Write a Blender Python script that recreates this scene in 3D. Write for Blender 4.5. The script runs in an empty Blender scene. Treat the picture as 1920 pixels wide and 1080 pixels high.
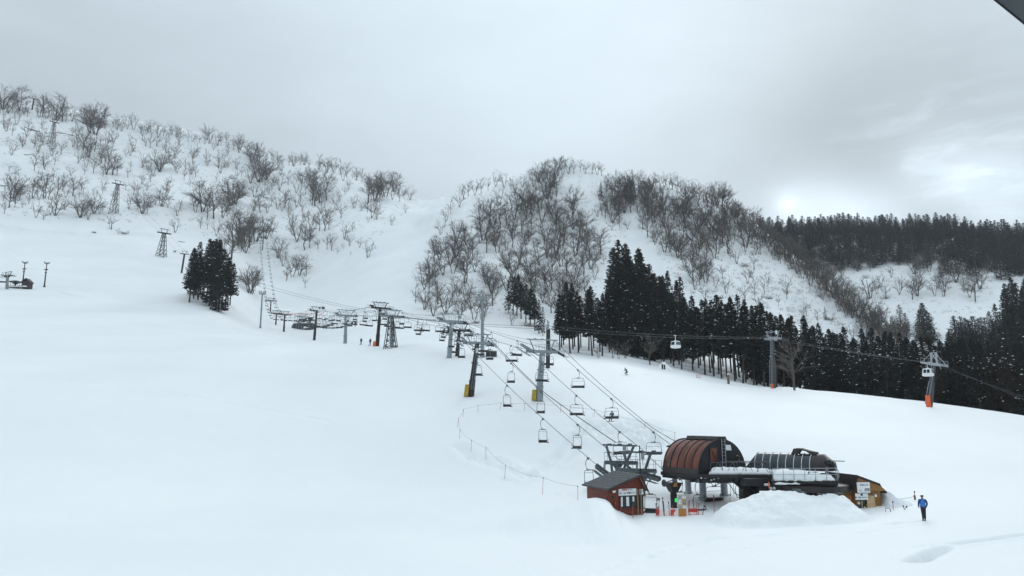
import bpy, math, random
import numpy as np
from mathutils import Vector, Matrix

# ------------------------------------------------------------------ camera, sky, sun
SC = bpy.context.scene
COL = SC.collection
F = 1400.0; CX = 960.0; CY = 540.0; PITCH = math.radians(10.0)
SP, CP = math.sin(PITCH), math.cos(PITCH)
CAMZ = 8.3
cam_d = bpy.data.cameras.new("camera")
cam = bpy.data.objects.new("camera", cam_d); COL.objects.link(cam)
cam.location = (0, 0, CAMZ)
cam.rotation_euler = (math.radians(90) + PITCH, 0, 0)
cam_d.sensor_width = 36.0; cam_d.lens = 36.0 * F / 1920.0
cam_d.clip_start = 0.1; cam_d.clip_end = 6000
SC.camera = cam
SC.view_settings.view_transform = 'Standard'
SC.view_settings.look = 'None'
SC.view_settings.gamma = 1.0
SC.view_settings.exposure = 0.45
SC.cycles.use_denoising = True

SUN_AZ = math.radians(22.0); SUN_EL = math.radians(30.0)
world = bpy.data.worlds.new("World"); SC.world = world; world.use_nodes = True
def build_world():
    nt = world.node_tree; nt.nodes.clear(); N = nt.nodes; L = nt.links
    out = N.new('ShaderNodeOutputWorld'); bg = N.new('ShaderNodeBackground'); bg.inputs[1].default_value = 0.1
    L.new(bg.outputs[0], out.inputs[0])
    sky = N.new('ShaderNodeTexSky'); sky.sky_type = 'NISHITA'; sky.sun_disc = False
    sky.sun_elevation = SUN_EL; sky.sun_rotation = SUN_AZ
    tc = N.new('ShaderNodeTexCoord')
    def vmath(op, a, b=None):
        n = N.new('ShaderNodeVectorMath'); n.operation = op
        L.new(a, n.inputs[0])
        if b is not None:
            if isinstance(b, tuple): n.inputs[1].default_value = b
            else: L.new(b, n.inputs[1])
        return n
    def m(op, a, b=0.0, clamp=False):
        n = N.new('ShaderNodeMath'); n.operation = op; n.use_clamp = clamp
        for i, s in enumerate((a, b)):
            if isinstance(s, (int, float)): n.inputs[i].default_value = s
            else: L.new(s, n.inputs[i])
        return n.outputs[0]
    d = vmath('NORMALIZE', tc.outputs['Generated']).outputs[0]
    sep = N.new('ShaderNodeSeparateXYZ'); L.new(d, sep.inputs[0])
    def noise(scale, detail, rough, stretch, off=0.0, dist=0.0):
        mp = N.new('ShaderNodeMapping'); L.new(d, mp.inputs[0]); mp.inputs['Scale'].default_value = stretch
        mp.inputs['Location'].default_value = (off, off * .7, off * .3)
        t = N.new('ShaderNodeTexNoise'); L.new(mp.outputs[0], t.inputs['Vector'])
        t.inputs['Scale'].default_value = scale; t.inputs['Detail'].default_value = detail
        t.inputs['Roughness'].default_value = rough; t.inputs['Distortion'].default_value = dist
        return t.outputs['Fac']
    n1 = noise(1.5, 4, .5, (1, 1, 1.6), 3.1)
    n2 = noise(5.0, 6, .55, (1, 1, 2.6), 7.7, .3)
    def lobe(px, py, width_deg, soft=1.0):
        v = ray(px, py).normalized()
        dp = vmath('DOT_PRODUCT', d, (v.x, v.y, v.z)).outputs['Value']
        # 1 - angle^2 falloff
        k = 2.0 / (math.radians(width_deg) ** 2)
        e = m('MULTIPLY', m('SUBTRACT', 1.0, dp), k * .5)
        return m('DIVIDE', 1.0, m('ADD', 1.0, m('POWER', e, 1.9 * soft)))
    base = m('ADD', 0.46, m('MULTIPLY', m('SUBTRACT', n1, .5), SKY['n1']))
    base = m('ADD', base, m('MULTIPLY', m('SUBTRACT', n2, .5), SKY['n2']))
    for (px, py, w, a) in SKY['lobes']:
        base = m('ADD', base, m('MULTIPLY', lobe(px, py, w, .5 if w < 1 else 1.0), a))
    # wispy bright streaks low on the right
    lob = lobe(1760, 350, 4.5, 1.2)
    st = noise(7.0, 6, .6, (1, 1, 4.2), 12.3, .4)
    st = m('MULTIPLY', m('SUBTRACT', st, .50), 6.0, True)
    base = m('ADD', base, m('MULTIPLY', m('MULTIPLY', st, lob), SKY['streak']))
    zen = m('MULTIPLY', m('MAXIMUM', sep.outputs[2], 0.0), SKY['zen'])
    base = m('ADD', base, m('MULTIPLY', zen, zen))
    tint = N.new('ShaderNodeVectorMath'); tint.operation = 'SCALE'
    tint.inputs[0].default_value = SKY['tint']; L.new(base, tint.inputs['Scale'])
    sc10 = N.new('ShaderNodeVectorMath'); sc10.operation = 'SCALE'; L.new(tint.outputs[0], sc10.inputs[0]); sc10.inputs['Scale'].default_value = 10.0
    mix = N.new('ShaderNodeMix'); mix.data_type = 'RGBA'; mix.inputs['Factor'].default_value = 0.975
    L.new(sky.outputs[0], mix.inputs[6]); L.new(sc10.outputs[0], mix.inputs[7])
    L.new(mix.outputs[2], bg.inputs[0])

def ray(px, py):
    a = (px - CX) / F; b = (CY - py) / F
    return Vector((a, CP - b * SP, SP + b * CP))
def at(px, py, Y):
    v = ray(px, py); k = Y / v.y
    return Vector((v.x * k, Y, CAMZ + v.z * k))

SKY = dict(n1=.16, n2=.11, streak=.16, zen=.72, tint=(.845, .985, 1.085),
           lobes=[(1475, 383, .50, .38), (1760, 322, 1.7, .18), (1880, 345, 1.8, .24), (1545, 410, 1.8, .27), (1640, 418, 1.6, .20), (1000, 150, 12, .13),
                  (330, 190, 10, -.06), (1690, 215, 5.5, -.11), (1500, 250, 4, -.03), (780, 300, 4, -.05)])
build_world()
sun_d = bpy.data.lights.new("sun", 'SUN'); sun_d.energy = 0.5; sun_d.angle = math.radians(24); sun_d.color = (1, .97, .92)
sun = bpy.data.objects.new("sun", sun_d); COL.objects.link(sun)
sdir = Vector((math.sin(SUN_AZ) * math.cos(SUN_EL), math.cos(SUN_AZ) * math.cos(SUN_EL), math.sin(SUN_EL)))
sun.rotation_euler = sdir.to_track_quat('Z', 'Y').to_euler()

# ------------------------------------------------------------------ materials
MATS = {}
def mat(name, col, rough=.7, metal=0.0, var=.15, scale=6.0, bump=0.0, bscale=20.0, col2=None, trans=0.0, stretch=None, island=0.0):
    if name in MATS: return MATS[name]
    m = bpy.data.materials.new(name); m.use_nodes = True; nt = m.node_tree; N = nt.nodes; L = nt.links
    b = N['Principled BSDF']; b.inputs['Roughness'].default_value = rough; b.inputs['Metallic'].default_value = metal
    if trans: b.inputs['Transmission Weight'].default_value = trans
    tc = N.new('ShaderNodeTexCoord'); src = tc.outputs['Object']
    if stretch:
        mp = N.new('ShaderNodeMapping'); mp.inputs['Scale'].default_value = stretch; L.new(src, mp.inputs[0]); src = mp.outputs[0]
    t = N.new('ShaderNodeTexNoise'); t.inputs['Scale'].default_value = scale; t.inputs['Detail'].default_value = 5
    L.new(src, t.inputs['Vector'])
    r = N.new('ShaderNodeValToRGB'); L.new(t.outputs['Fac'], r.inputs[0])
    c2 = col2 if col2 else tuple(min(1, c * (1 + var)) for c in col)
    c1 = col if col2 else tuple(c * (1 - var) for c in col)
    r.color_ramp.elements[0].position = .35; r.color_ramp.elements[1].position = .68
    r.color_ramp.elements[0].color = (*c1, 1); r.color_ramp.elements[1].color = (*c2, 1)
    outc = r.outputs[0]
    if island:
        oi = N.new('ShaderNodeObjectInfo'); mr = N.new('ShaderNodeMapRange'); L.new(oi.outputs['Random'], mr.inputs[0])
        mr.inputs[3].default_value = 1 - island; mr.inputs[4].default_value = 1 + island
        hs = N.new('ShaderNodeHueSaturation'); L.new(outc, hs.inputs['Color']); L.new(mr.outputs[0], hs.inputs['Value']); outc = hs.outputs[0]
    L.new(outc, b.inputs['Base Color'])
    if bump:
        t2 = N.new('ShaderNodeTexNoise'); t2.inputs['Scale'].default_value = bscale; t2.inputs['Detail'].default_value = 6
        L.new(src, t2.inputs['Vector'])
        bp = N.new('ShaderNodeBump'); bp.inputs['Strength'].default_value = bump; bp.inputs['Distance'].default_value = .05
        L.new(t2.outputs['Fac'], bp.inputs['Height']); L.new(bp.outputs[0], b.inputs['Normal'])
    MATS[name] = m
    return m
def snow_mat():
    m = bpy.data.materials.new('snow'); m.use_nodes = True; nt = m.node_tree; N = nt.nodes; L = nt.links
    b = N['Principled BSDF']; b.inputs['Roughness'].default_value = .65
    b.inputs['Specular IOR Level'].default_value = .25
    tc = N.new('ShaderNodeTexCoord')
    def nz(s, d, st=(1, 1, 1)):
        mp = N.new('ShaderNodeMapping'); mp.inputs['Scale'].default_value = st; L.new(tc.outputs['Object'], mp.inputs[0])
        t = N.new('ShaderNodeTexNoise'); t.inputs['Scale'].default_value = s; t.inputs['Detail'].default_value = d
        L.new(mp.outputs[0], t.inputs['Vector']); return t.outputs['Fac']
    r = N.new('ShaderNodeValToRGB'); L.new(nz(.035, 6), r.inputs[0])
    r.color_ramp.elements[0].position = .3; r.color_ramp.elements[1].position = .7
    r.color_ramp.elements[0].color = (.80, .82, .83, 1); r.color_ramp.elements[1].color = (.88, .89, .89, 1)
    L.new(r.outputs[0], b.inputs['Base Color'])
    def mm(op, a, bb):
        n = N.new('ShaderNodeMath'); n.operation = op
        for i, s in enumerate((a, bb)):
            if isinstance(s, (int, float)): n.inputs[i].default_value = s
            else: L.new(s, n.inputs[i])
        return n.outputs[0]
    h = mm('ADD', mm('MULTIPLY', nz(.25, 5, (1, .5, 1)), 1.1), mm('ADD', mm('MULTIPLY', nz(1.6, 4), .14), mm('MULTIPLY', nz(9, 3), .03)))
    bp = N.new('ShaderNodeBump'); bp.inputs['Strength'].default_value = .5; bp.inputs['Distance'].default_value = .35
    L.new(h, bp.inputs['Height']); L.new(bp.outputs[0], b.inputs['Normal'])
    MATS['snow'] = m; return m
SNOW = snow_mat()
GREYM = mat('galvanised_steel', (.27, .31, .33), .5, .3, .15, 3)
DARKM = mat('dark_painted_steel', (.030, .030, .033), .5, .2, .3, 2)
BROWNPOLE = mat('dark_brown_steel', (.020, .015, .014), .55, .1, .25, 2)
CHAIRM = mat('chair_steel', (.10, .11, .12), .45, .5, .2, 5)
SEATM = mat('dark_seat', (.035, .04, .042), .7, 0, .3, 8)
RUBBER = mat('rubber', (.05, .055, .06), .7, 0, .2, 8)
ROPEM = mat('steel_rope', (.06, .065, .07), .5, .3, .2, 4)
YELLOW = mat('yellow_padding', (.42, .29, .03), .7, 0, .15, 3)
ORANGE = mat('orange_padding', (.75, .13, .03), .6, 0, .12, 3)
REDM = mat('red_plastic', (.55, .05, .03), .5, 0, .15, 4)
PINKNET = mat('orange_net', (.85, .30, .20), .7, 0, .15, 12)
BARK = mat('bare_bark', (.095, .084, .076), .9, 0, .3, 1.2, island=.25)
BARKL = mat('bare_twig', (.112, .096, .085), .9, 0, .25, .8, island=.25)
CTRUNK = mat('cedar_trunk', (.055, .040, .033), .95, 0, .35, 1.0, stretch=(2, 2, .3), island=.2)
CLEAF = mat('cedar_leaf', (.007, .013, .011), .85, 0, .4, .7, island=.2)
CLEAFB = mat('cedar_leaf_brown', (.024, .016, .008), .85, 0, .35, .7, island=.2)
WOODR = mat('red_brown_boards', (.16, .034, .017), .65, 0, .3, 5, bump=.3, stretch=(.3, .3, 6))
WOODY = mat('ochre_boards', (.26, .125, .030), .7, 0, .22, 5, bump=.3, stretch=(.3, .3, 7))
WOODP = mat('pale_plywood', (.50, .34, .19), .75, 0, .15, 8, stretch=(1, 1, .3))
WHITEP = mat('white_paint', (.78, .80, .80), .45, 0, .04, 5)
GLASSD = mat('dark_glass', (.02, .025, .03), .12, 0, .3, 3)
BLACKT = mat('black_lettering', (.02, .02, .02), .6, 0, .1, 5)

# ------------------------------------------------------------------ mesh helper
def tag(o, label=None, cat=None, group=None, kind=None):
    if label: o['label'] = label
    if cat: o['category'] = cat
    if group: o['group'] = group
    if kind: o['kind'] = kind
    return o
def empty(name, loc, label, cat, group=None, rz=0.0):
    o = bpy.data.objects.new(name, None); COL.objects.link(o); o.location = loc; o.rotation_euler = (0, 0, rz)
    o.empty_display_size = .2
    return tag(o, label, cat, group)
def link_mesh(name, me, parent=None, loc=None):
    o = bpy.data.objects.new(name, me); COL.objects.link(o)
    if parent: o.parent = parent
    if loc is not None: o.location = loc
    return o
def basis(d):
    d = d.normalized(); up = Vector((0, 0, 1)) if abs(d.z) < .95 else Vector((1, 0, 0))
    x = d.cross(up).normalized(); y = x.cross(d).normalized()
    return x, y
class MB:
    def __init__(s): s.v = []; s.f = []; s.mi = []; s.mats = []; s.cur = 0
    def use(s, m):
        if m not in s.mats: s.mats.append(m)
        s.cur = s.mats.index(m); return s
    def add(s, vs, fs):
        n = len(s.v); s.v.extend([tuple(v) for v in vs]); s.f.extend([tuple(i + n for i in f) for f in fs]); s.mi.extend([s.cur] * len(fs)); return s
    def hexa(s, p):
        return s.add(p, [(0, 3, 2, 1), (4, 5, 6, 7), (0, 1, 5, 4), (1, 2, 6, 5), (2, 3, 7, 6), (3, 0, 4, 7)])
    def box(s, c, sz, ax=None):
        c = Vector(c); ax = ax or (Vector((1, 0, 0)), Vector((0, 1, 0)), Vector((0, 0, 1)))
        X, Y, Z = ax[0] * sz[0] / 2, ax[1] * sz[1] / 2, ax[2] * sz[2] / 2
        return s.hexa([c - X - Y - Z, c + X - Y - Z, c + X + Y - Z, c - X + Y - Z, c - X - Y + Z, c + X - Y + Z, c + X + Y + Z, c - X + Y + Z])
    def bar(s, a, b, w, h=None, up=None):
        a = Vector(a); b = Vector(b); d = b - a
        if d.length < 1e-6: return s
        h = h or w; dn = d.normalized()
        up = up or (Vector((0, 0, 1)) if abs(dn.z) < .9 else Vector((0, 1, 0)))
        x = dn.cross(up).normalized(); y = x.cross(dn)
        return s.box((a + b) / 2, (w, d.length, h), (x, dn, y))
    def tube(s, pts, r, n=6, cap=True, r2=None):
        pts = [Vector(p) for p in pts]; k = len(pts); vs = []
        for i, p in enumerate(pts):
            d = (pts[min(i + 1, k - 1)] - pts[max(i - 1, 0)])
            x, y = basis(d); rr = r if r2 is None else r + (r2 - r) * i / (k - 1)
            for j in range(n):
                a = 2 * math.pi * j / n; vs.append(p + x * (rr * math.cos(a)) + y * (rr * math.sin(a)))
        fs = [(i * n + j, i * n + (j + 1) % n, (i + 1) * n + (j + 1) % n, (i + 1) * n + j) for i in range(k - 1) for j in range(n)]
        if cap: fs += [tuple(range(n))[::-1], tuple((k - 1) * n + j for j in range(n))]
        return s.add(vs, fs)
    def lathe(s, c, prof, n=16, axis=Vector((0, 0, 1))):
        c = Vector(c); x, y = basis(axis); ax = axis.normalized(); vs = []
        for (r, h) in prof:
            for j in range(n):
                a = 2 * math.pi * j / n; vs.append(c + ax * h + x * (r * math.cos(a)) + y * (r * math.sin(a)))
        k = len(prof)
        fs = [(i * n + j, i * n + (j + 1) % n, (i + 1) * n + (j + 1) % n, (i + 1) * n + j) for i in range(k - 1) for j in range(n)]
        fs += [tuple(range(n))[::-1], tuple((k - 1) * n + j for j in range(n))]
        return s.add(vs, fs)
    def prism(s, poly, d):
        """closed polygon (3-D points) extruded by vector d"""
        n = len(poly); d = Vector(d); P = [Vector(p) for p in poly]
        vs = P + [p + d for p in P]
        fs = [tuple(range(n))[::-1], tuple(range(n, 2 * n))] + [(i, (i + 1) % n, n + (i + 1) % n, n + i) for i in range(n)]
        return s.add(vs, fs)
    def build(s, name, material=None, parent=None, smooth=False, origin=None):
        me = bpy.data.meshes.new(name)
        vs = s.v if origin is None else [tuple(Vector(v) - Vector(origin)) for v in s.v]
        me.from_pydata(vs, [], s.f)
        ms = s.mats if s.mats else [material]
        for m in ms: me.materials.append(m)
        if len(ms) > 1: me.polygons.foreach_set('material_index', s.mi)
        if smooth: me.polygons.foreach_set('use_smooth', [True] * len(s.f))
        me.update()
        return link_mesh(name, me, parent, origin)
UX, UY, UZ = Vector((1, 0, 0)), Vector((0, 1, 0)), Vector((0, 0, 1))

# ------------------------------------------------------------------ terrain
def pchip(x, y, xq):
    """x (n,), y (n,m) -> (len(xq), m); monotone cubic"""
    x = np.asarray(x, float); y = np.asarray(y, float)
    if y.ndim == 1: y = y[:, None]
    h = np.diff(x); d = np.diff(y, axis=0) / h[:, None]; m = np.zeros_like(y)
    w1 = 2 * h[1:] + h[:-1]; w2 = h[1:] + 2 * h[:-1]
    ok = d[:-1] * d[1:] > 0
    with np.errstate(divide='ignore', invalid='ignore'):
        hm = (w1 + w2)[:, None] / (w1[:, None] / d[:-1] + w2[:, None] / d[1:])
    m[1:-1] = np.where(ok, hm, 0); m[0] = d[0]; m[-1] = d[-1]
    xq = np.clip(xq, x[0], x[-1]); i = np.clip(np.searchsorted(x, xq, side='right') - 1, 0, len(x) - 2)
    t = ((xq - x[i]) / h[i])[:, None]; hh = h[i][:, None]
    return (2 * t**3 - 3 * t**2 + 1) * y[i] + (t**3 - 2 * t**2 + t) * hh * m[i] + (-2 * t**3 + 3 * t**2) * y[i + 1] + (t**3 - t**2) * hh * m[i + 1]
NEAR = [(1085, 42), (978, 64), (917, 80)]
COLS = [
 (0,    [(770,112),(680,155),(615,225),(560,310),(450,480),(320,640),(285,700),(240,780),(190,870),(250,1000)]),
 (130,  [(769,112),(676,157),(613,230),(560,315),(450,490),(335,640),(298,700),(258,775),(212,865),(270,1000)]),
 (250,  [(768,112),(672,160),(612,235),(560,320),(450,500),(350,640),(315,700),(280,770),(243,860),(300,1000)]),
 (400,  [(765,112),(665,165),(625,235),(580,300),(470,510),(400,620),(350,690),(310,760),(272,830),(330,980)]),
 (490,  [(765,112),(655,170),(632,250),(612,330),(500,540),(425,620),(370,690),(330,760),(303,820),(360,980)]),
 (580,  [(762,112),(652,175),(640,260),(622,350),(520,510),(430,610),(385,680),(350,740),(325,800),(380,950)]),
 (700,  [(760,110),(652,175),(638,240),(590,340),(500,460),(430,560),(390,640),(365,700),(350,760),(400,900)]),
 (790,  [(757,109),(660,155),(625,240),(595,320),(490,440),(420,550),(395,620),(380,690),(370,750),(420,900)]),
 (870,  [(755,109),(668,148),(625,240),(592,320),(500,400),(382,520),(379,590),(374,650),(368,750),(420,900)]),
 (960,  [(752,109),(672,146),(635,230),(598,320),(470,430),(345,540),(380,600),(400,650),(390,750),(450,900)]),
 (1070, [(760,107),(690,140),(660,200),(620,300),(450,440),(318,560),(390,620),(410,680),(410,750),(470,900)]),
 (1150, [(768,106),(700,140),(672,195),(635,290),(460,430),(333,560),(400,620),(420,680),(420,750),(480,900)]),
 (1250, [(778,105),(712,150),(690,195),(645,290),(470,430),(350,560),(410,620),(430,680),(430,750),(490,900)]),
 (1350, [(790,104),(722,170),(706,210),(660,280),(490,420),(385,540),(440,600),(450,660),(440,760),(500,900)]),
 (1450, [(800,104),(727,188),(730,225),(690,290),(540,400),(455,500),(500,560),(484,640),(450,760),(510,900)]),
 (1530, [(806,104),(736,188),(744,225),(710,290),(590,390),(515,460),(560,540),(492,640),(445,760),(505,900)]),
 (1620, [(812,104),(744,186),(755,225),(730,290),(650,370),(595,420),(640,500),(497,640),(442,760),(500,900)]),
 (1750, [(820,104),(757,180),(772,225),(750,290),(700,360),(668,410),(665,470),(500,640),(442,760),(500,900)]),
 (1920, [(828,104),(780,172),(797,225),(770,290),(710,360),(670,420),(650,490),(520,640),(462,760),(520,900)])]
def az_of(px, py=600):
    v = ray(px, py); return math.atan2(v.x, v.y)
def tanel(A, py):
    b = (CY - py) / F; y = CP - b * SP; z = SP + b * CP; x = math.tan(A) * y
    return z / math.hypot(x, y)
azk = np.array([az_of(c[0]) for c in COLS])
ctrl = []
for (px, pts), A in zip(COLS, azk):
    row = []
    for (py, r) in NEAR + pts: row += [CAMZ + r * tanel(A, py), r]
    ctrl.append(row)
ctrl = np.array(ctrl)
AZ_IN = np.radians(np.arange(-38.0, 38.01, .1))
AZ = np.concatenate([np.radians(np.arange(-180, -38, 3.0)), AZ_IN, np.radians(np.arange(39, 180.1, 3.0))])
R = np.concatenate([[0.5, 8, 16, 24], 30 * (1040 / 30.0) ** (np.arange(0, 900) / 899.0)])
cq = pchip(azk, ctrl, AZ)
Z = np.zeros((len(AZ), len(R)))
for i in range(len(AZ)):
    rr = np.concatenate([[0], cq[i, 1::2]]); zz = np.concatenate([[0.0], cq[i, 0::2]])
    Z[i] = pchip(rr, zz, R)[:, 0]
# behind the camera: level ground
back = np.clip((np.abs(np.degrees(AZ)) - 55) / 50, 0, 1)[:, None]
Z = Z * (1 - back) + 0.0 * back
rs = np.random.RandomState(5)
TAB = rs.rand(256, 256)
def vnoise(x, y):
    xi = np.floor(x).astype(int); yi = np.floor(y).astype(int); fx = x - xi; fy = y - yi
    fx = fx * fx * (3 - 2 * fx); fy = fy * fy * (3 - 2 * fy)
    g = lambda a, b: TAB[a & 255, b & 255]
    return (g(xi, yi) * (1 - fx) + g(xi + 1, yi) * fx) * (1 - fy) + (g(xi, yi + 1) * (1 - fx) + g(xi + 1, yi + 1) * fx) * fy - .5
def fbm(x, y, o=4):
    s = 0; a = 1
    for k in range(o): s = s + a * vnoise(x * 2**k + 17 * k, y * 2**k + 31 * k); a *= .5
    return s
AA, RR = np.meshgrid(AZ, R, indexing='ij')
XX = RR * np.sin(AA); YY = RR * np.cos(AA)
def sst(x, a, b):
    t = np.clip((x - a) / (b - a), 0, 1); return t * t * (3 - 2 * t)
colpx = CX + F * np.tan(AA)
start = np.interp(colpx, [0, 300, 480, 640, 740, 860, 1400, 1700, 1920], [480, 500, 480, 480, 620, 320, 330, 330, 380])
mask = sst(RR, start, start + 90)
fr = (AA > math.radians(-60)) & (AA < math.radians(60))
far_k = np.where((RR > 560) & (colpx > 1400), .35, 1.0)
relief = fbm(XX / 70, YY / 110, 5) * 13 + np.abs(fbm(XX / 26 + 5, YY / 60, 3)) * 7 - 2 + fbm(XX / 9, YY / 14, 3) * 1.3
Z += np.where(fr, mask * relief * far_k * np.interp(colpx, [0, 640, 900, 1500, 1920], [1, 1, 1, .8, .6]), 0)
Z += sst(RR, 90, 200) * fbm(XX / 45, YY / 45, 3) * 1.1 * (1 - mask)
Z += sst(RR, 55, 90) * fbm(XX / 9, YY / 14, 3) * .16 * (1 - mask)
Z += fbm(XX / 2.2, YY / 2.8, 3) * .035 * (RR < 220)
def gz0(px, py):
    """first pass ground hit"""
    v = ray(px, py); A = math.atan2(v.x, v.y); te = v.z / math.hypot(v.x, v.y)
    i = int(np.clip(np.searchsorted(AZ, A) - 1, 0, len(AZ) - 2)); t = (A - AZ[i]) / (AZ[i + 1] - AZ[i])
    zc = Z[i] * (1 - t) + Z[i + 1] * t; g = zc - (CAMZ + R * te)
    j = np.argmax(g[4:] >= 0) + 4
    if g[j] < 0 or j == 4:
        j = 4 + int(np.argmax((zc[4:] - CAMZ) / R[4:])); r = R[j]; z = zc[j]
    else:
        s = g[j - 1] / (g[j - 1] - g[j]); r = R[j - 1] + s * (R[j] - R[j - 1]); z = CAMZ + r * te
    return Vector((r * math.sin(A), r * math.cos(A), z))
# trampled tracks, ruts and a dug step in the snow
def stroke(path, width, depth, rough, ridge=0.0, lim=190):
    P = [gz0(*p) for p in path]
    sel = (RR < lim) & fr
    D = np.full(RR.shape, 1e9)
    x, y = XX[sel], YY[sel]; dm = np.full(x.shape, 1e9)
    for a, b in zip(P[:-1], P[1:]):
        ux, uy = b.x - a.x, b.y - a.y; L2 = ux * ux + uy * uy
        t = np.clip(((x - a.x) * ux + (y - a.y) * uy) / L2, 0, 1)
        dm = np.minimum(dm, np.hypot(x - a.x - t * ux, y - a.y - t * uy))
    g = np.exp(-(dm / width) ** 2)
    Z[sel] += -depth * g * (1 + 1.2 * fbm(x / 1.3, y / 1.3, 2)) + rough * g * fbm(x / .8, y / 1.1, 3) + ridge * np.exp(-((dm - 1.8 * width) / width) ** 2)
stroke([(1000, 893), (1040, 860), (1075, 828), (1100, 795)], .55, .40, .35, .15)
stroke([(1060, 870), (1105, 830), (1130, 800)], .4, .14, .15, .05)
stroke([(862, 838), (885, 858), (915, 868), (950, 880), (985, 892), (1005, 893)], .8, .22, .6, .1)
stroke([(935, 860), (958, 872), (975, 888)], .5, .15, .4, .1)
stroke([(940, 900), (980, 900)], .9, .08, .35)
stroke([(1050, 925), (1080, 928)], .8, .08, .35)
stroke([(1110, 800), (1150, 803), (1205, 812), (1215, 830)], 2.2, .30, 1.1, .2)
stroke([(940, 768), (985, 772)], .5, .12, .1)
stroke([(1715, 1052), (1740, 1040), (1765, 1030)], .42, 1.1, .10, .06)
stroke([(0, 426), (60, 434), (150, 441), (280, 442)], 2.6, .9, .3, .5, 620)
stroke([(105, 546), (130, 553), (150, 556)], 1.6, .5, .2, .2, 420)
stroke([(1655, 985), (1690, 980), (1731, 979)], .5, .10, .35, .05)
stroke([(1180, 706), (1230, 702), (1300, 712), (1350, 722)], .7, .2, .3, .1, 260)
stroke([(60, 700), (300, 735), (620, 790)], .5, .07, .12, .03)
stroke([(1100, 1075), (1330, 1010), (1500, 1000)], .4, .06, .18, .03)
stroke([(1300, 1040), (1600, 1000), (1720, 985)], .35, .05, .15, .02)
stroke([(1790, 1022), (1830, 1016), (1865, 1012), (1920, 1003)], .35, .20, .3, .1)
stroke([(1725, 1025), (1760, 1018)], .5, .04, .25)
ZI = Z
def H(x, y):
    A = math.atan2(x, y); r = math.hypot(x, y)
    i = int(np.clip(np.searchsorted(AZ, A) - 1, 0, len(AZ) - 2)); t = (A - AZ[i]) / (AZ[i + 1] - AZ[i])
    j = int(np.clip(np.searchsorted(R, r) - 1, 0, len(R) - 2)); s = min(1, max(0, (r - R[j]) / (R[j + 1] - R[j])))
    return float((ZI[i, j] * (1 - s) + ZI[i, j + 1] * s) * (1 - t) + (ZI[i + 1, j] * (1 - s) + ZI[i + 1, j + 1] * s) * t)
def gp(px, py):
    p = gz0(px, py); return Vector((p.x, p.y, H(p.x, p.y)))
def np_mesh(name, verts, faces4, mats, mi=None, smooth=False):
    me = bpy.data.meshes.new(name); nv = len(verts); nf = len(faces4); k = faces4.shape[1]
    me.vertices.add(nv); me.vertices.foreach_set('co', verts.astype(np.float32).ravel())
    me.loops.add(nf * k); me.loops.foreach_set('vertex_index', faces4.astype(np.int32).ravel())
    me.polygons.add(nf); me.polygons.foreach_set('loop_start', np.arange(0, nf * k, k, dtype=np.int32))
    me.polygons.foreach_set('loop_total', np.full(nf, k, dtype=np.int32))
    for m in mats: me.materials.append(m)
    if mi is not None: me.polygons.foreach_set('material_index', mi.astype(np.int32))
    if smooth: me.polygons.foreach_set('use_smooth', np.ones(nf, dtype=bool))
    me.update(calc_edges=True); return me
V = np.stack([XX, YY, Z], -1).reshape(-1, 3)
na, nr = len(AZ), len(R)
I, J = np.meshgrid(np.arange(na - 1), np.arange(nr - 1), indexing='ij'); q = (I * nr + J).ravel()
faces = np.stack([q, q + 1, q + nr + 1, q + nr], -1)[:, ::-1]
me = np_mesh('snow_slope', V, faces, [SNOW], smooth=True)
g = link_mesh('snow_slope', me); tag(g, kind='structure', label='wide snow covered slope and hills of the ski area')

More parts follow.
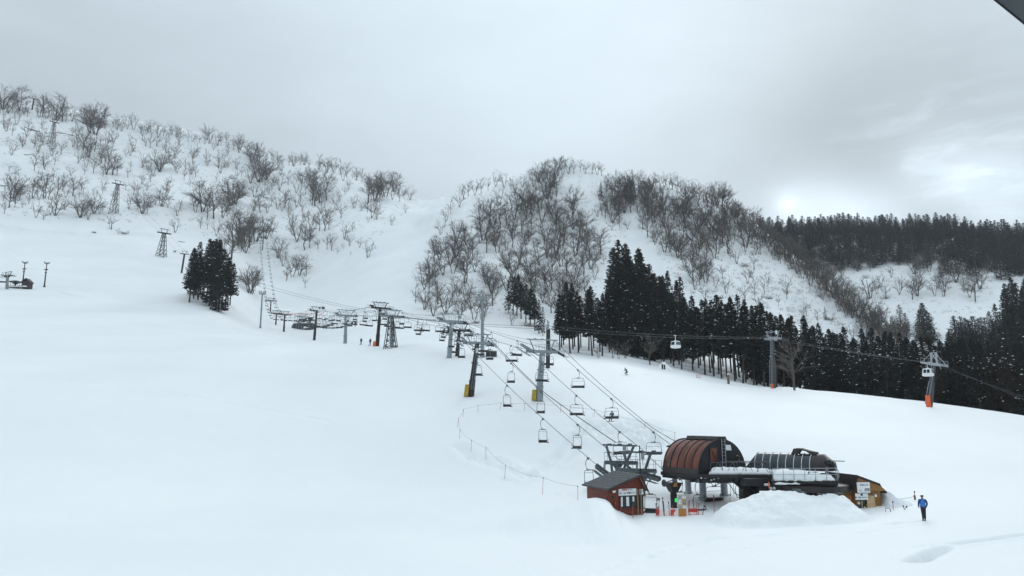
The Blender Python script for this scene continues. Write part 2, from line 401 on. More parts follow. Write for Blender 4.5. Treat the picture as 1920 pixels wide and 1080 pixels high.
# ------------------------------------------------------------------ bare trees and cedars (templates)
def tree_template(seed, stems, spread, levels=3, twig=.028, height=10.0, lean=0.0, dens=1.0):
    """leafless beech: limbs fan out and up to a rounded crown of fine twigs"""
    rnd = random.Random(seed); tr = MB(); br = MB(); Hh = height
    rx = Hh * (.26 + .30 * spread + .02 * stems); cz = Hh * .60; rz = Hh * .42
    def curve(mb, p, q, d0, n, r, r2, sides, wob=.04):
        L = (q - p).length; m = p + d0 * L * .5; pts = []
        for k in range(n + 1):
            t = k / n; c = p * (1 - t) ** 2 + m * 2 * t * (1 - t) + q * t * t
            if 0 < k < n: c = c + Vector((rnd.gauss(0, wob), rnd.gauss(0, wob), rnd.gauss(0, wob))) * L
            pts.append(c)
        mb.tube(pts, r, sides, False, r2=r2); return pts
    cent = Vector((math.cos(seed) * lean * Hh * .5, math.sin(seed) * lean * Hh * .5, cz))
    for s in range(stems):
        a = 2 * math.pi * (s + rnd.random() * .7) / stems; rr = rx * (.55 if stems > 1 else .12)
        top = cent + Vector((math.cos(a) * rr, math.sin(a) * rr, rz * rnd.uniform(.45, .8)))
        p0 = Vector((math.cos(a) * .15 * (stems > 1), math.sin(a) * .15 * (stems > 1), -.7))
        st = curve(tr, p0, top, Vector((math.cos(a) * .25 * (stems > 1), math.sin(a) * .25 * (stems > 1), 1)).normalized(), 7, .17 if stems > 1 else .21, .04, 5, .012)
        nb = max(5, int(dens * (22 if stems == 1 else 13 if stems == 2 else 10 if stems == 3 else 7.5)))
        for b in range(nb):
            ta = a + rnd.gauss(0, 1.0 if stems > 2 else 1.9) if stems > 1 else rnd.uniform(0, 6.283)
            el = math.asin(rnd.uniform(-.55, .98)); k = rnd.uniform(.7, 1.03)
            T = cent + Vector((math.cos(ta) * math.cos(el) * rx * k, math.sin(ta) * math.cos(el) * rx * k, math.sin(el) * rz * k))
            zt = max(.18 * Hh, T.z - (T - cent).xy.length * rnd.uniform(.9, 1.5) - .08 * Hh)
            i = min(range(len(st)), key=lambda j: abs(st[j].z - zt)); i = min(i, len(st) - 2); P = st[i].lerp(st[i + 1], rnd.random())
            out = Vector(((T - P).x, (T - P).y, 0)); out = out.normalized() if out.length > .01 else Vector((1, 0, 0))
            lb = curve(br, P, T, (out * .6 + UZ * .8).normalized(), 4, .065, .018, 3, .03)
            for c in range(int(7 * dens ** .5)):
                t2 = rnd.uniform(.25, 1) * 4; i2 = min(int(t2), 3); P2 = lb[i2].lerp(lb[i2 + 1], t2 - i2)
                d = (lb[i2 + 1] - lb[i2]).normalized(); x, y = basis(d); g = rnd.uniform(0, 6.283); an = rnd.uniform(.35, .9)
                d2 = (d * math.cos(an) + (x * math.cos(g) + y * math.sin(g)) * math.sin(an) + UZ * .25).normalized(); L2 = Hh * rnd.uniform(.09, .19)
                Q2 = P2 + d2 * L2; lt = curve(br, P2, Q2, (d2 + d * .5).normalized(), 2, twig, .012, 3, .03)
                for e in range(5 if levels > 2 else 0):
                    t3 = rnd.uniform(.1, 1) * 2; i3 = min(int(t3), 1); P3 = lt[i3].lerp(lt[i3 + 1], t3 - i3)
                    x, y = basis(d2); g = rnd.uniform(0, 6.283); an = rnd.uniform(.2, .8)
                    d3 = (d2 * math.cos(an) + (x * math.cos(g) + y * math.sin(g)) * math.sin(an) + UZ * .15).normalized()
                    x, y = basis(d3); w = (x * math.cos(g) + y * math.sin(g)) * twig * .62
                    tp = P3 + d3 * Hh * rnd.uniform(.05, .11); br.add([P3 - w, P3 + w, tp + w * .15, tp - w * .15], [(0, 1, 2, 3)])
    return tr, br
BT = []
specs = [(11, 3, .45, 'many-stemmed'), (12, 1, 0, 'single-trunked'), (13, 4, .55, 'spreading'), (14, 2, .35, 'forked'), (15, 1, .15, 'leaning'),
         (16, 5, .5, 'fan-shaped'), (17, 2, .25, 'upright'), (18, 3, .7, 'sprawling'), (19, 1, .05, 'round-crowned'), (20, 4, .35, 'bushy')]
def mk_mesh(mb, name, m):
    me = bpy.data.meshes.new(name); me.from_pydata(mb.v, [], mb.f); me.materials.append(m); return me
def bounds_h(*mbs): return max(v[2] for mb in mbs for v in mb.v)
for (sd, st, spd, nm) in specs:
    tr, br = tree_template(sd, st, spd, lean=.2 if 'leaning' in nm else 0)
    h = bounds_h(tr, br)
    BT.append(dict(name=nm, h=h, trunk=mk_mesh(tr, 'trunk', BARK), crown=mk_mesh(br, 'crown', BARKL), raw=(tr, br)))
# low detail twin for the uncounted rest of the wood
BTL = []
for (sd, st, spd, nm) in specs[:6]:
    tr, br = tree_template(sd + 50, min(st, 3), spd, levels=3, twig=.034, dens=.55)
    vs = np.array(tr.v + br.v); n = len(tr.v); fs = [f for f in tr.f] + [tuple(i + n for i in f) for f in br.f]
    BTL.append((vs, np.array([f for f in fs if len(f) == 4]), max(vs[:, 2])))

def cedar_template(seed, height=20.0, base=.24, rad=2.3, n=760, snow=15, slim=1.0):
    rnd = random.Random(seed); tr = MB(); cr = MB(); sn = MB()
    tr.tube([(0, 0, -1.5), (.05, 0, height * .3), (0, .05, height * .7), (0, 0, height * .98)], .26, 7, False, r2=.05)
    lobes = [(rnd.uniform(0, 6.28), rnd.uniform(.08, .22), rnd.randint(2, 5), rnd.uniform(0, 6.28)) for _ in range(4)]
    def rmax(t, a):
        prof = (1 - t) ** .60 * (.72 + .28 * min(1, t * 6)) + .03
        w = 1 + sum(am * math.sin(k * a + ph + t * 9) for (ph, am, k, _) in lobes)
        return rad * slim * prof * w
    for i in range(n):
        t = rnd.random() ** 1.15; a = rnd.uniform(0, 2 * math.pi)
        rr = rmax(t, a) * (rnd.random() ** .45) * rnd.uniform(.75, 1.12)
        z = height * (base + (1 - base) * t)
        c = Vector((math.cos(a) * rr, math.sin(a) * rr, z - rr * .18))
        out = Vector((math.cos(a), math.sin(a), 0)); sd = Vector((-out.y, out.x, 0))
        s = rnd.uniform(.42, .85) * (1.05 - .5 * t)
        for k in range(4):
            o = out * rnd.uniform(.2, 1) * s + sd * rnd.uniform(-.8, .8) * s + Vector((0, 0, rnd.uniform(-.6, .35) * s))
            b = c + Vector((rnd.uniform(-.3, .3), rnd.uniform(-.3, .3), rnd.uniform(-.2, .2))) * s
            w = sd * s * .32 + Vector((0, 0, rnd.uniform(-.3, .3) * s))
            cr.add([b - w, b + o * .5 - w * .9 + Vector((0, 0, .05)), b + o, b + w], [(0, 1, 2, 3)])
    for k in range(7):
        a = rnd.uniform(0, 6.28); z = height * (1 - .015 * k)
        cr.add([Vector((0, 0, z + .5)), Vector((math.cos(a) * .35, math.sin(a) * .35, z - .8)), Vector((math.cos(a + 1) * .35, math.sin(a + 1) * .35, z - .7)), Vector((0, 0, z - .3))], [(0, 1, 2, 3)])
    for i in range(snow):
        t = rnd.random() ** .8 * .92; a = rnd.uniform(0, 6.28); rr = rmax(t, a) * rnd.uniform(.85, 1.1)
        c = Vector((math.cos(a) * rr, math.sin(a) * rr, height * (base + (1 - base) * t) - rr * .12)); s = rnd.uniform(.12, .34) * (1.5 if rnd.random() < .12 else 1)
        ring = [c + Vector((math.cos(j * 1.2566) * s * rnd.uniform(.7, 1.4), math.sin(j * 1.2566) * s * rnd.uniform(.7, 1.3), rnd.uniform(-.1, .05) * s)) for j in range(5)]
        sn.add(ring + [c + Vector((0, 0, s * .55)), c - Vector((0, 0, s * .3))], [(j, (j + 1) % 5, 5) for j in range(5)] + [((j + 1) % 5, j, 6) for j in range(5)])
    return tr, cr, sn
CT = []
for k, (sd, base, rad, nm) in enumerate([(1, .36, 2.2, 'straight'), (2, .31, 2.7, 'broad'), (3, .38, 1.9, 'narrow'), (4, .26, 2.5, 'full-skirted'), (5, .34, 2.5, 'ragged'), (6, .22, 2.1, 'pointed'), (7, .33, 2.8, 'heavy'), (8, .06, 2.5, 'skirted'), (9, .03, 2.9, 'wide'), (10, .10, 2.3, 'drooping')]):
    tr, cr, sn = cedar_template(sd, 20, base, rad)
    brown = k in (4, 9)
    CT.append(dict(name=nm, h=20.3, trunk=mk_mesh(tr, 'trunk', CTRUNK), crown=mk_mesh(cr, 'crown', CLEAFB if brown else CLEAF), snow=mk_mesh(sn, 'snow_clumps', SNOW), brown=brown))
CTL = []
for k in range(4):
    tr, cr, sn = cedar_template(30 + k, 20, .12, 2.7, n=420, snow=8)
    q4 = np.array([f for f in cr.f if len(f) == 4]); CTL.append((np.array(cr.v), q4, np.array(tr.v), np.array([f for f in tr.f if len(f) == 4])))

TREES = []    # (kind, pos, height_m, px_height, zone, rotation, variant, px)
RND = random.Random(77)
def pxh(p, h): return h * F / max(p.y, 1)
def bare(px, py, hpx, zone, variant=None, sink=0.0):
    p = gp(px, py); h = hpx * p.y / F * 1.03
    TREES.append(['bare', p, h, hpx, zone, RND.uniform(0, 6.28), RND.randrange(len(BT)) if variant is None else variant, px])
def cedar(px, py, hpx, zone, variant=None):
    p = gp(px, py); h = hpx * p.y / F
    TREES.append(['cedar', p, h, hpx, zone, RND.uniform(0, 6.28), RND.randrange(len(CT)) if variant is None else variant, px])
def cedar_w(px, r, toprow, zone, variant=None, hmin=9.0):
    A = az_of(px, toprow + 40); x, y = r * math.sin(A), r * math.cos(A); z = H(x, y)
    top = at(px, toprow, y).z; h = max(hmin * RND.uniform(.72, 1.15), top - z)
    TREES.append(['cedar', Vector((x, y, z)), h, pxh(Vector((x, y, z)), h), zone, RND.uniform(0, 6.28), RND.randrange(len(CT)) if variant is None else variant, px])

LEFT = """5 205 48;15 212 45;38 208 50;45 212 25;80 217 45;104 223 52;117 228 38;150 215 12;170 250 55;183 235 45;178 252 48;53 238 18;42 278 20;71 285 35;64 278 28;
97 284 22;114 290 30;145 262 35;156 281 40;167 295 40;178 285 35;200 275 35;204 295 35;64 321 36;83 314 28;17 321 15;161 314 28;175 325 32;200 328 38;211 328 40;189 306 40;
219 233 15;233 233 18;247 233 16;249 282 25;267 314 30;236 294 16;244 264 14;264 250 18;274 252 20;281 278 35;267 262 25;296 258 30;322 253 25;331 256 22;311 275 30;
299 322 45;286 330 30;328 297 35;319 306 30;331 325 25;347 320 25;356 331 22;361 306 30;389 262 33;369 261 12;414 264 18;425 264 18;450 281 32;389 311 25;411 314 35;428 314 20;400 281 15;
81 412 22;67 408 30;103 404 40;150 408 45;165 412 30;176 401 38;192 400 15;8 401 28;24 372 50;17 389 40;28 381 45;42 389 15;61 372 32;83 372 50;72 375 25;108 364 35;117 358 30;100 339 25;136 367 38;156 361 20;
208 430 30;222 439 12;240 439 8;242 392 30;258 392 28;267 401 40;258 364 25;275 357 20;303 387 38;311 367 30;292 381 12;332 405 27;328 436 28;379 397 60;369 389 22;400 410 55;417 408 40;433 386 55;442 383 45;
375 428 26;389 430 22;405 442 30;424 267 18;448 280 30;472 305 40;487 305 40;498 337 55;485 342 50;505 331 30;469 344 35;438 381 45;481 360 20;489 399 38;478 391 28;509 357 25;
524 300 18;551 311 28;570 305 22;599 318 32;612 324 32;627 318 22;520 392 30;534 390 38;524 357 35;563 378 25;578 334 20;560 339 18;550 331 10;586 375 60;599 381 65;612 375 50;573 365 35;
643 339 28;669 337 28;653 355 20;633 365 12;690 381 55;703 375 50;713 365 45;723 370 50;739 360 40;749 378 22;757 373 18;664 391 28;677 396 18;697 409 40;690 417 12;760 399 18;734 422 20;
547 425 35;583 430 35;570 417 28;609 433 45;599 433 38;640 409 30;570 469 52;557 453 40;581 453 35;646 448 35;661 435 20;656 461 25;596 466 22;613 468 30;622 469 32;643 466 10;633 477 12;657 479 9;
674 464 20;690 483 35;433 487 75;446 461 70;467 464 65;460 474 45;480 453 55;498 448 40;451 453 60;508 443 30;522 484 40;530 499 30;467 550 52;471 550 48;537 527 30;548 519 40;562 516 38;572 540 28"""
for t in LEFT.replace('\n', '').split(';'):
    x, y, h = map(float, t.split())
    zone = ('left_crest' if y < 330 - max(0, 0) and y < (215 + x * .22) else 'left_upper' if y < 345 else 'left_lower' if y < 425 else 'left_foot')
    bare(x, y, h * 1.12, zone)
    if h >= 38: bare(x + RND.uniform(6, 13) * RND.choice([-1, 1]), y + RND.uniform(-5, 6), h * RND.uniform(.55, .85), zone)
def left_fill():
    for x in range(0, 775, 11):
        y = float(np.interp(x, [0, 100, 180, 250, 330, 400, 470, 560, 640, 720, 775], [208, 222, 238, 243, 258, 268, 290, 306, 324, 348, 374])); bare(x + RND.uniform(-4, 4), y + RND.uniform(-2, 5), RND.uniform(18, 36), 'left_crest')
    scatter([(0, 218), (180, 245), (350, 272), (600, 328), (755, 380), (735, 400), (650, 400), (560, 440), (480, 430), (420, 400), (320, 392), (160, 398), (0, 395)], 25, 18, 18, 34, 'left_upper', .5, .30)
def in_poly(x, y, P):
    c = False; j = len(P) - 1
    for i in range(len(P)):
        if (P[i][1] > y) != (P[j][1] > y) and x < (P[j][0] - P[i][0]) * (y - P[i][1]) / (P[j][1] - P[i][1]) + P[i][0]: c = not c
        j = i
    return c
def scatter(P, sx, sy, h0, h1, zone, jit=.45, skip=0.0):
    xs = [p[0] for p in P]; ys = [p[1] for p in P]; y = min(ys); k = 0
    while y < max(ys):
        x = min(xs) + (k % 2) * sx / 2
        while x < max(xs):
            X = x + RND.uniform(-jit, jit) * sx; Y = y + RND.uniform(-jit, jit) * sy
            if in_poly(X, Y, P) and RND.random() > skip: bare(X, Y, RND.uniform(h0, h1), zone)
            x += sx
        y += sy; k += 1
left_fill()
scatter([(772, 590), (768, 540), (800, 480), (832, 462), (885, 425), (960, 400), (1000, 372), (1060, 345), (1092, 420), (1128, 478), (1120, 540), (1046, 600), (1020, 580), (935, 560), (900, 606), (830, 596)], 21, 17, 38, 60, 'wood_left', skip=.22)
for (x, y, h) in [(845, 402, 34), (836, 415, 30), (826, 440, 34), (862, 388, 36), (868, 372, 34), (878, 362, 34), (890, 358, 34), (902, 356, 36), (915, 352, 30), (930, 350, 34), (936, 384, 40), (945, 352, 32), (958, 356, 26), (965, 358, 30),
                  (980, 352, 28), (988, 356, 24), (1000, 350, 40), (1010, 342, 42), (1018, 340, 40), (1028, 336, 42), (1036, 334, 44), (1046, 330, 42), (1056, 328, 38), (1066, 326, 36), (1076, 326, 34), (1088, 322, 28), (1098, 326, 28),
                  (1110, 326, 28), (1120, 328, 30), (1128, 330, 28), (905, 400, 40), (930, 420, 30), (1000, 395, 50), (1012, 392, 50), (990, 405, 48)]:
    bare(x, y, h, 'mid_summit')
scatter([(1112, 360), (1172, 366), (1182, 430), (1150, 445), (1118, 420)], 14, 14, 22, 42, 'wood_right', skip=.15)
scatter([(1090, 440), (1150, 450), (1135, 530), (1112, 540)], 20, 20, 20, 34, 'wood_right', skip=.25)
scatter([(1190, 365), (1330, 375), (1400, 425), (1432, 470), (1380, 480), (1300, 500), (1240, 470), (1205, 440)], 24, 20, 36, 56, 'wood_right', skip=.1)
scatter([(1425, 440), (1500, 488), (1560, 515), (1625, 575), (1705, 640), (1690, 655), (1600, 606), (1510, 540), (1430, 470)], 9, 8, 24, 38, 'ridge', skip=.42)
x = 1138
while x < 1345:
    y = np.interp(x, [1138, 1180, 1250, 1300, 1345], [352, 350, 354, 366, 388]); bare(x, y + RND.uniform(-3, 4), RND.uniform(26, 40), 'mid_crest'); x += RND.uniform(6, 10)
scatter([(1115, 355), (1150, 360), (1330, 378), (1400, 430), (1440, 480), (1425, 492), (1370, 490), (1310, 545), (1270, 480), (1215, 455), (1198, 410), (1150, 425), (1125, 400)], 19, 17, 28, 52, 'wood_right', skip=.12)
scatter([(1300, 480), (1420, 500), (1500, 560), (1560, 620), (1480, 600), (1400, 570), (1300, 560)], 30, 22, 22, 42, 'right_open', skip=.15)
ridge = ([1340, 1380, 1420, 1450, 1500, 1530, 1600, 1660, 1720], [378, 415, 446, 468, 503, 525, 590, 632, 660])
x = 1345
while x < 1712:
    y = np.interp(x, *ridge); bare(x, y + RND.uniform(-4, 5), RND.uniform(34, 54), 'ridge')
    if RND.random() < .8: bare(x + RND.uniform(-3, 3), y + RND.uniform(4, 16), RND.uniform(22, 36), 'ridge')
    x += RND.uniform(5, 8)
scatter([(1545, 498), (1600, 496), (1860, 510), (1860, 570), (1760, 575), (1640, 575)], 27, 20, 26, 48, 'far_slope', skip=.15)
for (x, y, h) in [(1631, 560, 46), (1829, 566, 62), (1770, 548, 45), (1720, 555, 44), (1650, 645, 50), (1665, 650, 46), (1600, 640, 40), (1625, 650, 48), (1690, 655, 40)]: bare(x, y, h, 'far_slope')
bare(1173, 672, 40, 'cedar_edge', 3); bare(1149, 671, 34, 'cedar_edge', 0); bare(1218, 684, 66, 'cedar_edge', 8); bare(1160, 673, 26, 'cedar_edge', 5); bare(1122, 672, 30, 'cedar_edge', 1)
bare(1490, 732, 108, 'tower_side', 8); bare(905, 606, 40, 'wood_left', 7); bare(960, 610, 30, 'wood_left', 2); bare(1010, 625, 28, 'wood_left', 2)
bare(1300, 527, 66, 'right_open', 3); bare(1312, 534, 40, 'right_open', 2)

for (x, y, h) in [(355, 567, 108), (363, 560, 100), (371, 562, 96), (379, 560, 118), (386, 568, 124), (392, 574, 132), (399, 570, 128), (405, 578, 128), (410, 584, 112), (416, 580, 118), (422, 582, 104), (427, 576, 88), (431, 572, 82), (402, 560, 112), (366, 553, 104)]:
    cedar(x, y, h, 'left_clump')
for (x, y, h) in [(953, 588, 66), (962, 590, 74), (969, 592, 80), (977, 598, 70), (986, 606, 76), (994, 612, 74), (1003, 620, 72), (1011, 626, 66), (1018, 630, 56)]:
    cedar(x, y, h, 'mid_clump', RND.choice([0, 1, 6]))
BR = ([1045, 1100, 1150, 1250, 1350, 1450, 1600, 1760, 1930], [196, 196, 205, 200, 200, 200, 203, 200, 192])
TR_ = ([1045, 1060, 1085, 1110, 1140, 1165, 1200, 1240, 1280, 1300, 1340, 1375, 1410, 1440, 1480, 1520, 1560, 1620, 1660, 1700, 1760, 1800, 1860, 1930],
       [565, 538, 548, 545, 560, 548, 540, 545, 565, 572, 566, 562, 572, 585, 598, 612, 622, 630, 628, 636, 645, 640, 650, 655])
for row, (dr, step) in enumerate([(0, 19), (13, 17), (28, 17), (44, 18)]):
    x = 1048 + row * 5
    while x < 1945:
        if not (1046 < x < 1140 and row > 2) and not (x < 1250 and row == 0 and 1140 < x):
            r = np.interp(x, *BR) + dr + RND.uniform(-4, 4)
            low = x > 1490 or 1170 < x < 1240 or (x > 1400 and row > 0); v = (9 if low else 4) if (RND.random() < (.30 if 1380 < x < 1500 or x > 1700 else .1)) else RND.choice([7, 8, 7, 8, 3] if low else [0, 1, 2, 3, 5, 6])
            cedar_w(x + RND.uniform(-4, 4), r, np.interp(x, *TR_) + RND.uniform(-12, 22) - 4, 'belt_%d' % min(3, int((x - 1045) / 225)), v)
        x += step
for row, r in enumerate([238, 256, 276, 300]):
    x = 1138 + row * 4
    while x < 1288:
        top = np.interp(x, [1135, 1145, 1165, 1185, 1205, 1215, 1235, 1260, 1285], [505, 472, 452, 450, 468, 486, 500, 508, 545])
        cedar_w(x + RND.uniform(-3, 3), r, top + RND.uniform(-6, 18) + (3 - row) * 12, 'slope_block', RND.choice([3, 5, 7, 8, 1])); x += 15
for row, r in enumerate([640, 662, 684, 706, 728, 750]):
    x = 1412 + row * 3
    while x < 1945:
        top = np.interp(x, [1412, 1450, 1500, 1560, 1700, 1780, 1850, 1930], [428, 416, 424, 420, 414, 419, 433, 447])
        lim = 1.0 if row else .75
        if RND.random() < lim: cedar_w(x + RND.uniform(-6, 6), r + RND.uniform(-16, 16), top + RND.uniform(-5, 16) + (5 - row) * 9, 'far_ridge', RND.choice([3, 7, 8, 7, 8, 5]), 19.0)
        x += 7.2
for row, r in enumerate([340, 370, 400, 430, 465]):
    x = 1775 + row * 4
    while x < 1945:
        top = np.interp(x, [1775, 1800, 1850, 1875, 1888, 1930], [592, 582, 578, 560, 512, 512]); cedar_w(x, r, top + RND.uniform(0, 22) + (4 - row) * 14, 'far_right', RND.choice([7, 8, 3]), 15.0); x += 13
for (x, y, h) in [(1737, 644, 78), (1728, 642, 60), (1746, 643, 58), (1742, 646, 66), (1732, 645, 68), (1690, 622, 52), (1700, 626, 40), (1765, 520, 24)]: cedar(x, y, h, 'far_lone', 8)
for (x, y, h) in [(1172, 374, 48), (1180, 378, 52), (1188, 376, 46), (1176, 380, 42), (1184, 382, 44), (1360, 424, 42), (1340, 432, 16), (1346, 440, 18), (1288, 452, 22), (1127, 372, 34), (1356, 425, 44), (1362, 428, 38), (1548, 600, 26), (72, 325, 9), (119, 333, 12)]: cedar(x, y, h, 'hill_lone')

# ------------------------------------------------------------------ planting
ONES = ['', 'first', 'second', 'third', 'fourth', 'fifth', 'sixth', 'seventh', 'eighth', 'ninth', 'tenth', 'eleventh', 'twelfth', 'thirteenth', 'fourteenth', 'fifteenth', 'sixteenth', 'seventeenth', 'eighteenth', 'nineteenth']
TENS = {2: ('twentieth', 'twenty'), 3: ('thirtieth', 'thirty'), 4: ('fortieth', 'forty'), 5: ('fiftieth', 'fifty'), 6: ('sixtieth', 'sixty'), 7: ('seventieth', 'seventy'), 8: ('eightieth', 'eighty'), 9: ('ninetieth', 'ninety')}
def ordw(n):
    if n < 20: return ONES[n]
    return TENS[n // 10][0] if n % 10 == 0 else TENS[n // 10][1] + '-' + ONES[n % 10]
ZP = {'left_crest': ('along the skyline of the left hill', 'bare trees on the left skyline', 1), 'left_upper': ('on the upper face of the left hill', 'bare trees on the upper left hill', 1),
      'left_lower': ('on the lower face of the left hill', 'bare trees on the lower left hill', 1), 'left_foot': ('at the foot of the left hill', 'bare trees at the foot of the left hill', 1),
      'wood_left': ('of the dense middle-hill wood', 'bare trees of the dense middle wood', 0), 'mid_summit': ('around the left summit of the middle hill', 'bare trees round the summit', 1),
      'mid_crest': ('in the row along the flat top of the middle hill', 'bare trees along the middle crest', 1), 'wood_right': ('of the middle hill right face', 'bare trees of the right face', 0),
      'right_open': ('on the open snow face just above the dark cedars', 'bare trees on the open face', 1), 'ridge': ('of the brownish ridge thicket', 'bare trees of the ridge thicket', 0),
      'far_slope': ('on the snow slope of the far right hill', 'bare trees on the far slope', 1), 'cedar_edge': ('in front of the cedar wood by the snowboarder', 'bare trees at the cedar edge', 1),
      'tower_side': ('standing right of the grey gondola tower before the cedars', 'bare tree by the tower', 2),
      'left_clump': ('in the lone dark clump on the left slope', 'cedars of the lone clump', 1), 'mid_clump': ('in the small clump behind the quad lift tower', 'cedars of the small clump', 1),
      'belt_0': ('of the cedars behind the snowboarder', 'cedars of the belt', 0), 'belt_1': ('of the cedars left of the grey tower', 'cedars of the belt', 0),
      'belt_2': ('of the cedars between gondola towers', 'cedars of the belt', 0), 'belt_3': ('of the cedars at right edge', 'cedars of the belt', 0),
      'slope_block': ('in the tall block climbing the middle hill', 'cedars of the climbing block', 1), 'far_ridge': ('of the hazy far ridge forest', 'cedars of the far ridge', 0),
      'far_right': ('of the hazy far right stand', 'cedars of the far stand', 0), 'far_lone': ('standing alone before the far snow slope', 'lone far cedars', 1), 'hill_lone': ('alone among bare trees high on the hills', 'lone hill cedars', 1)}
byzone = {}
for t in TREES: byzone.setdefault(t[4], []).append(t)
for z, L in byzone.items():
    L.sort(key=lambda t: t[7])
    for i, t in enumerate(L):
        ph, grp, mode = ZP[z]; k = t[0]
        if len(L) > 45: mode = 0
        if mode == 0:
            hs = sorted(q[3] for q in L); sz = 'small' if t[3] < hs[len(hs) // 3] else 'tall' if t[3] > hs[2 * len(hs) // 3] else 'middling'
            xp = ('left part', 'middle', 'right part')[min(2, 3 * i // len(L))]
            shp = (BT if k == 'bare' else CT)[t[6]]['name']
            if k == 'bare': lab = '%s %s bare tree in the %s %s' % (sz, shp, xp, ph)
            else: lab = '%s %s %s cedar in the %s %s' % (sz, shp, 'rusty' if CT[t[6]]['brown'] else 'dark', xp, ph)
        elif mode == 2: lab = 'large bare tree right of the grey gondola tower, before the cedars'
        elif k == 'bare': lab = '%s bare tree from the left %s' % (ordw(i + 1), ph)
        else: lab = '%s snow-flecked cedar from the left %s' % (ordw(i + 1), ph)
        t.append(lab); t.append(grp)
def plant(kind):
    L = sorted([t for t in TREES if t[0] == kind], key=lambda t: -t[3])
    for n, (k, p, h, hp, zone, rot, var, px, lab, grp) in enumerate(L[:298]):
        T = (BT if k == 'bare' else CT)[var]; s = h / T['h']
        o = empty('bare_tree' if k == 'bare' else 'cedar_tree', p, lab, 'tree', grp, rot)
        o.rotation_euler = (random.Random(n).gauss(0, .03), random.Random(n + 9).gauss(0, .03), rot)
        wd = 1.2 if k == 'bare' else max(.85, min(1.35, (20 / h) ** .5)) if h > 0 else 1
        if zone in ('far_ridge', 'far_right', 'far_lone'): wd *= 1.25 if zone == 'far_right' else 1.9
        if zone in ('left_clump', 'slope_block', 'mid_clump'): wd *= 1.25
        o.scale = (s * wd, s * wd, s)
        tr = link_mesh('trunk', T['trunk'], o); cr = link_mesh('crown', T['crown'], o)
        if k == 'cedar': link_mesh('snow_clumps', T['snow'], o)
    rest = L[298:]
    if not rest: return
    VS, FS, MI, off = [], [], [], 0
    for j, (k, p, h, hp, zone, rot, var, px, lab, grp) in enumerate(rest):
        if k == 'bare':
            vs, f, th = BTL[j % len(BTL)]; parts = [(vs, f, 0)]; s = h / th
        else:
            a, fa, b, fb = CTL[j % len(CTL)]; parts = [(a, fa, 0), (b, fb, 1)]; s = h / 20.2
        for vs, f, mi in parts:
            c, sn = math.cos(rot), math.sin(rot)
            v = vs * s * np.array([[1.9, 1.9, 1]] if k == 'cedar' and zone.startswith('far') else [[1, 1, 1]]); v = np.stack([v[:, 0] * c - v[:, 1] * sn, v[:, 0] * sn + v[:, 1] * c, v[:, 2]], -1) + np.array(p)
            VS.append(v); FS.append(f + off); MI.append(np.full(len(f), mi)); off += len(v)
    me = np_mesh('rest', np.concatenate(VS), np.concatenate(FS), [BARKL, BARK] if kind == 'bare' else [CLEAF, CTRUNK], np.concatenate(MI))
    o = link_mesh('bare_wood' if kind == 'bare' else 'cedar_forest', me)
    tag(o, 'grey mass of small leafless trees filling the hillside woods' if kind == 'bare' else 'hazy dark mass of far cedars on the far hill', 'trees', kind='stuff')
plant('bare'); plant('cedar')
print('TREES', len([t for t in TREES if t[0] == 'bare']), len([t for t in TREES if t[0] == 'cedar']))

# low brush and dark glide cracks on the hills
def brush(px, py, w, lab):
    p = gp(px, py); rnd = random.Random(int(px * 7 + py)); mb = MB(); s = w * p.y / F
    for k in range(70):
        a = rnd.uniform(0, 6.28); d = Vector((math.cos(a) * rnd.uniform(.3, 1.3), math.sin(a) * rnd.uniform(.3, 1.3), rnd.uniform(.25, 1))).normalized()
        b = Vector((rnd.gauss(0, .25) * s, rnd.gauss(0, .25) * s, -.2)); mb.tube([b, b + d * s * .35, b + d * s * .6 + Vector((0, 0, -.05 * s))], .05, 3, False, r2=.02)
    o = mb.build('shrub', BARKL); o.location = p; tag(o, lab, 'shrub', 'low shrubs poking out of the snow')
for i, (x, y, w, lab) in enumerate([(232, 438, 10, 'low shrub right of the lone bare tree at the left hill foot'), (176, 436, 7, 'tiny dark shrub at the left hill foot'), (500, 372, 8, 'small shrub high on the left hill snow'),
        (990, 612, 22, 'arching bare shrub left of the small cedar clump'), (1275, 665, 8, 'small shrub under the cedars'), (1660, 560, 18, 'low shrub on the far snow slope'), (1440, 560, 16, 'low shrub on the steep open face above the cedars'),
        (1395, 500, 18, 'sprawling shrub on the steep open face'), (1350, 560, 14, 'low shrub just above the cedar tops'), (892, 606, 14, 'dark shrub by the foot of the tall light mast'), (1555, 600, 16, 'shrub on the snow ridge end')]):
    brush(x, y, w, lab)
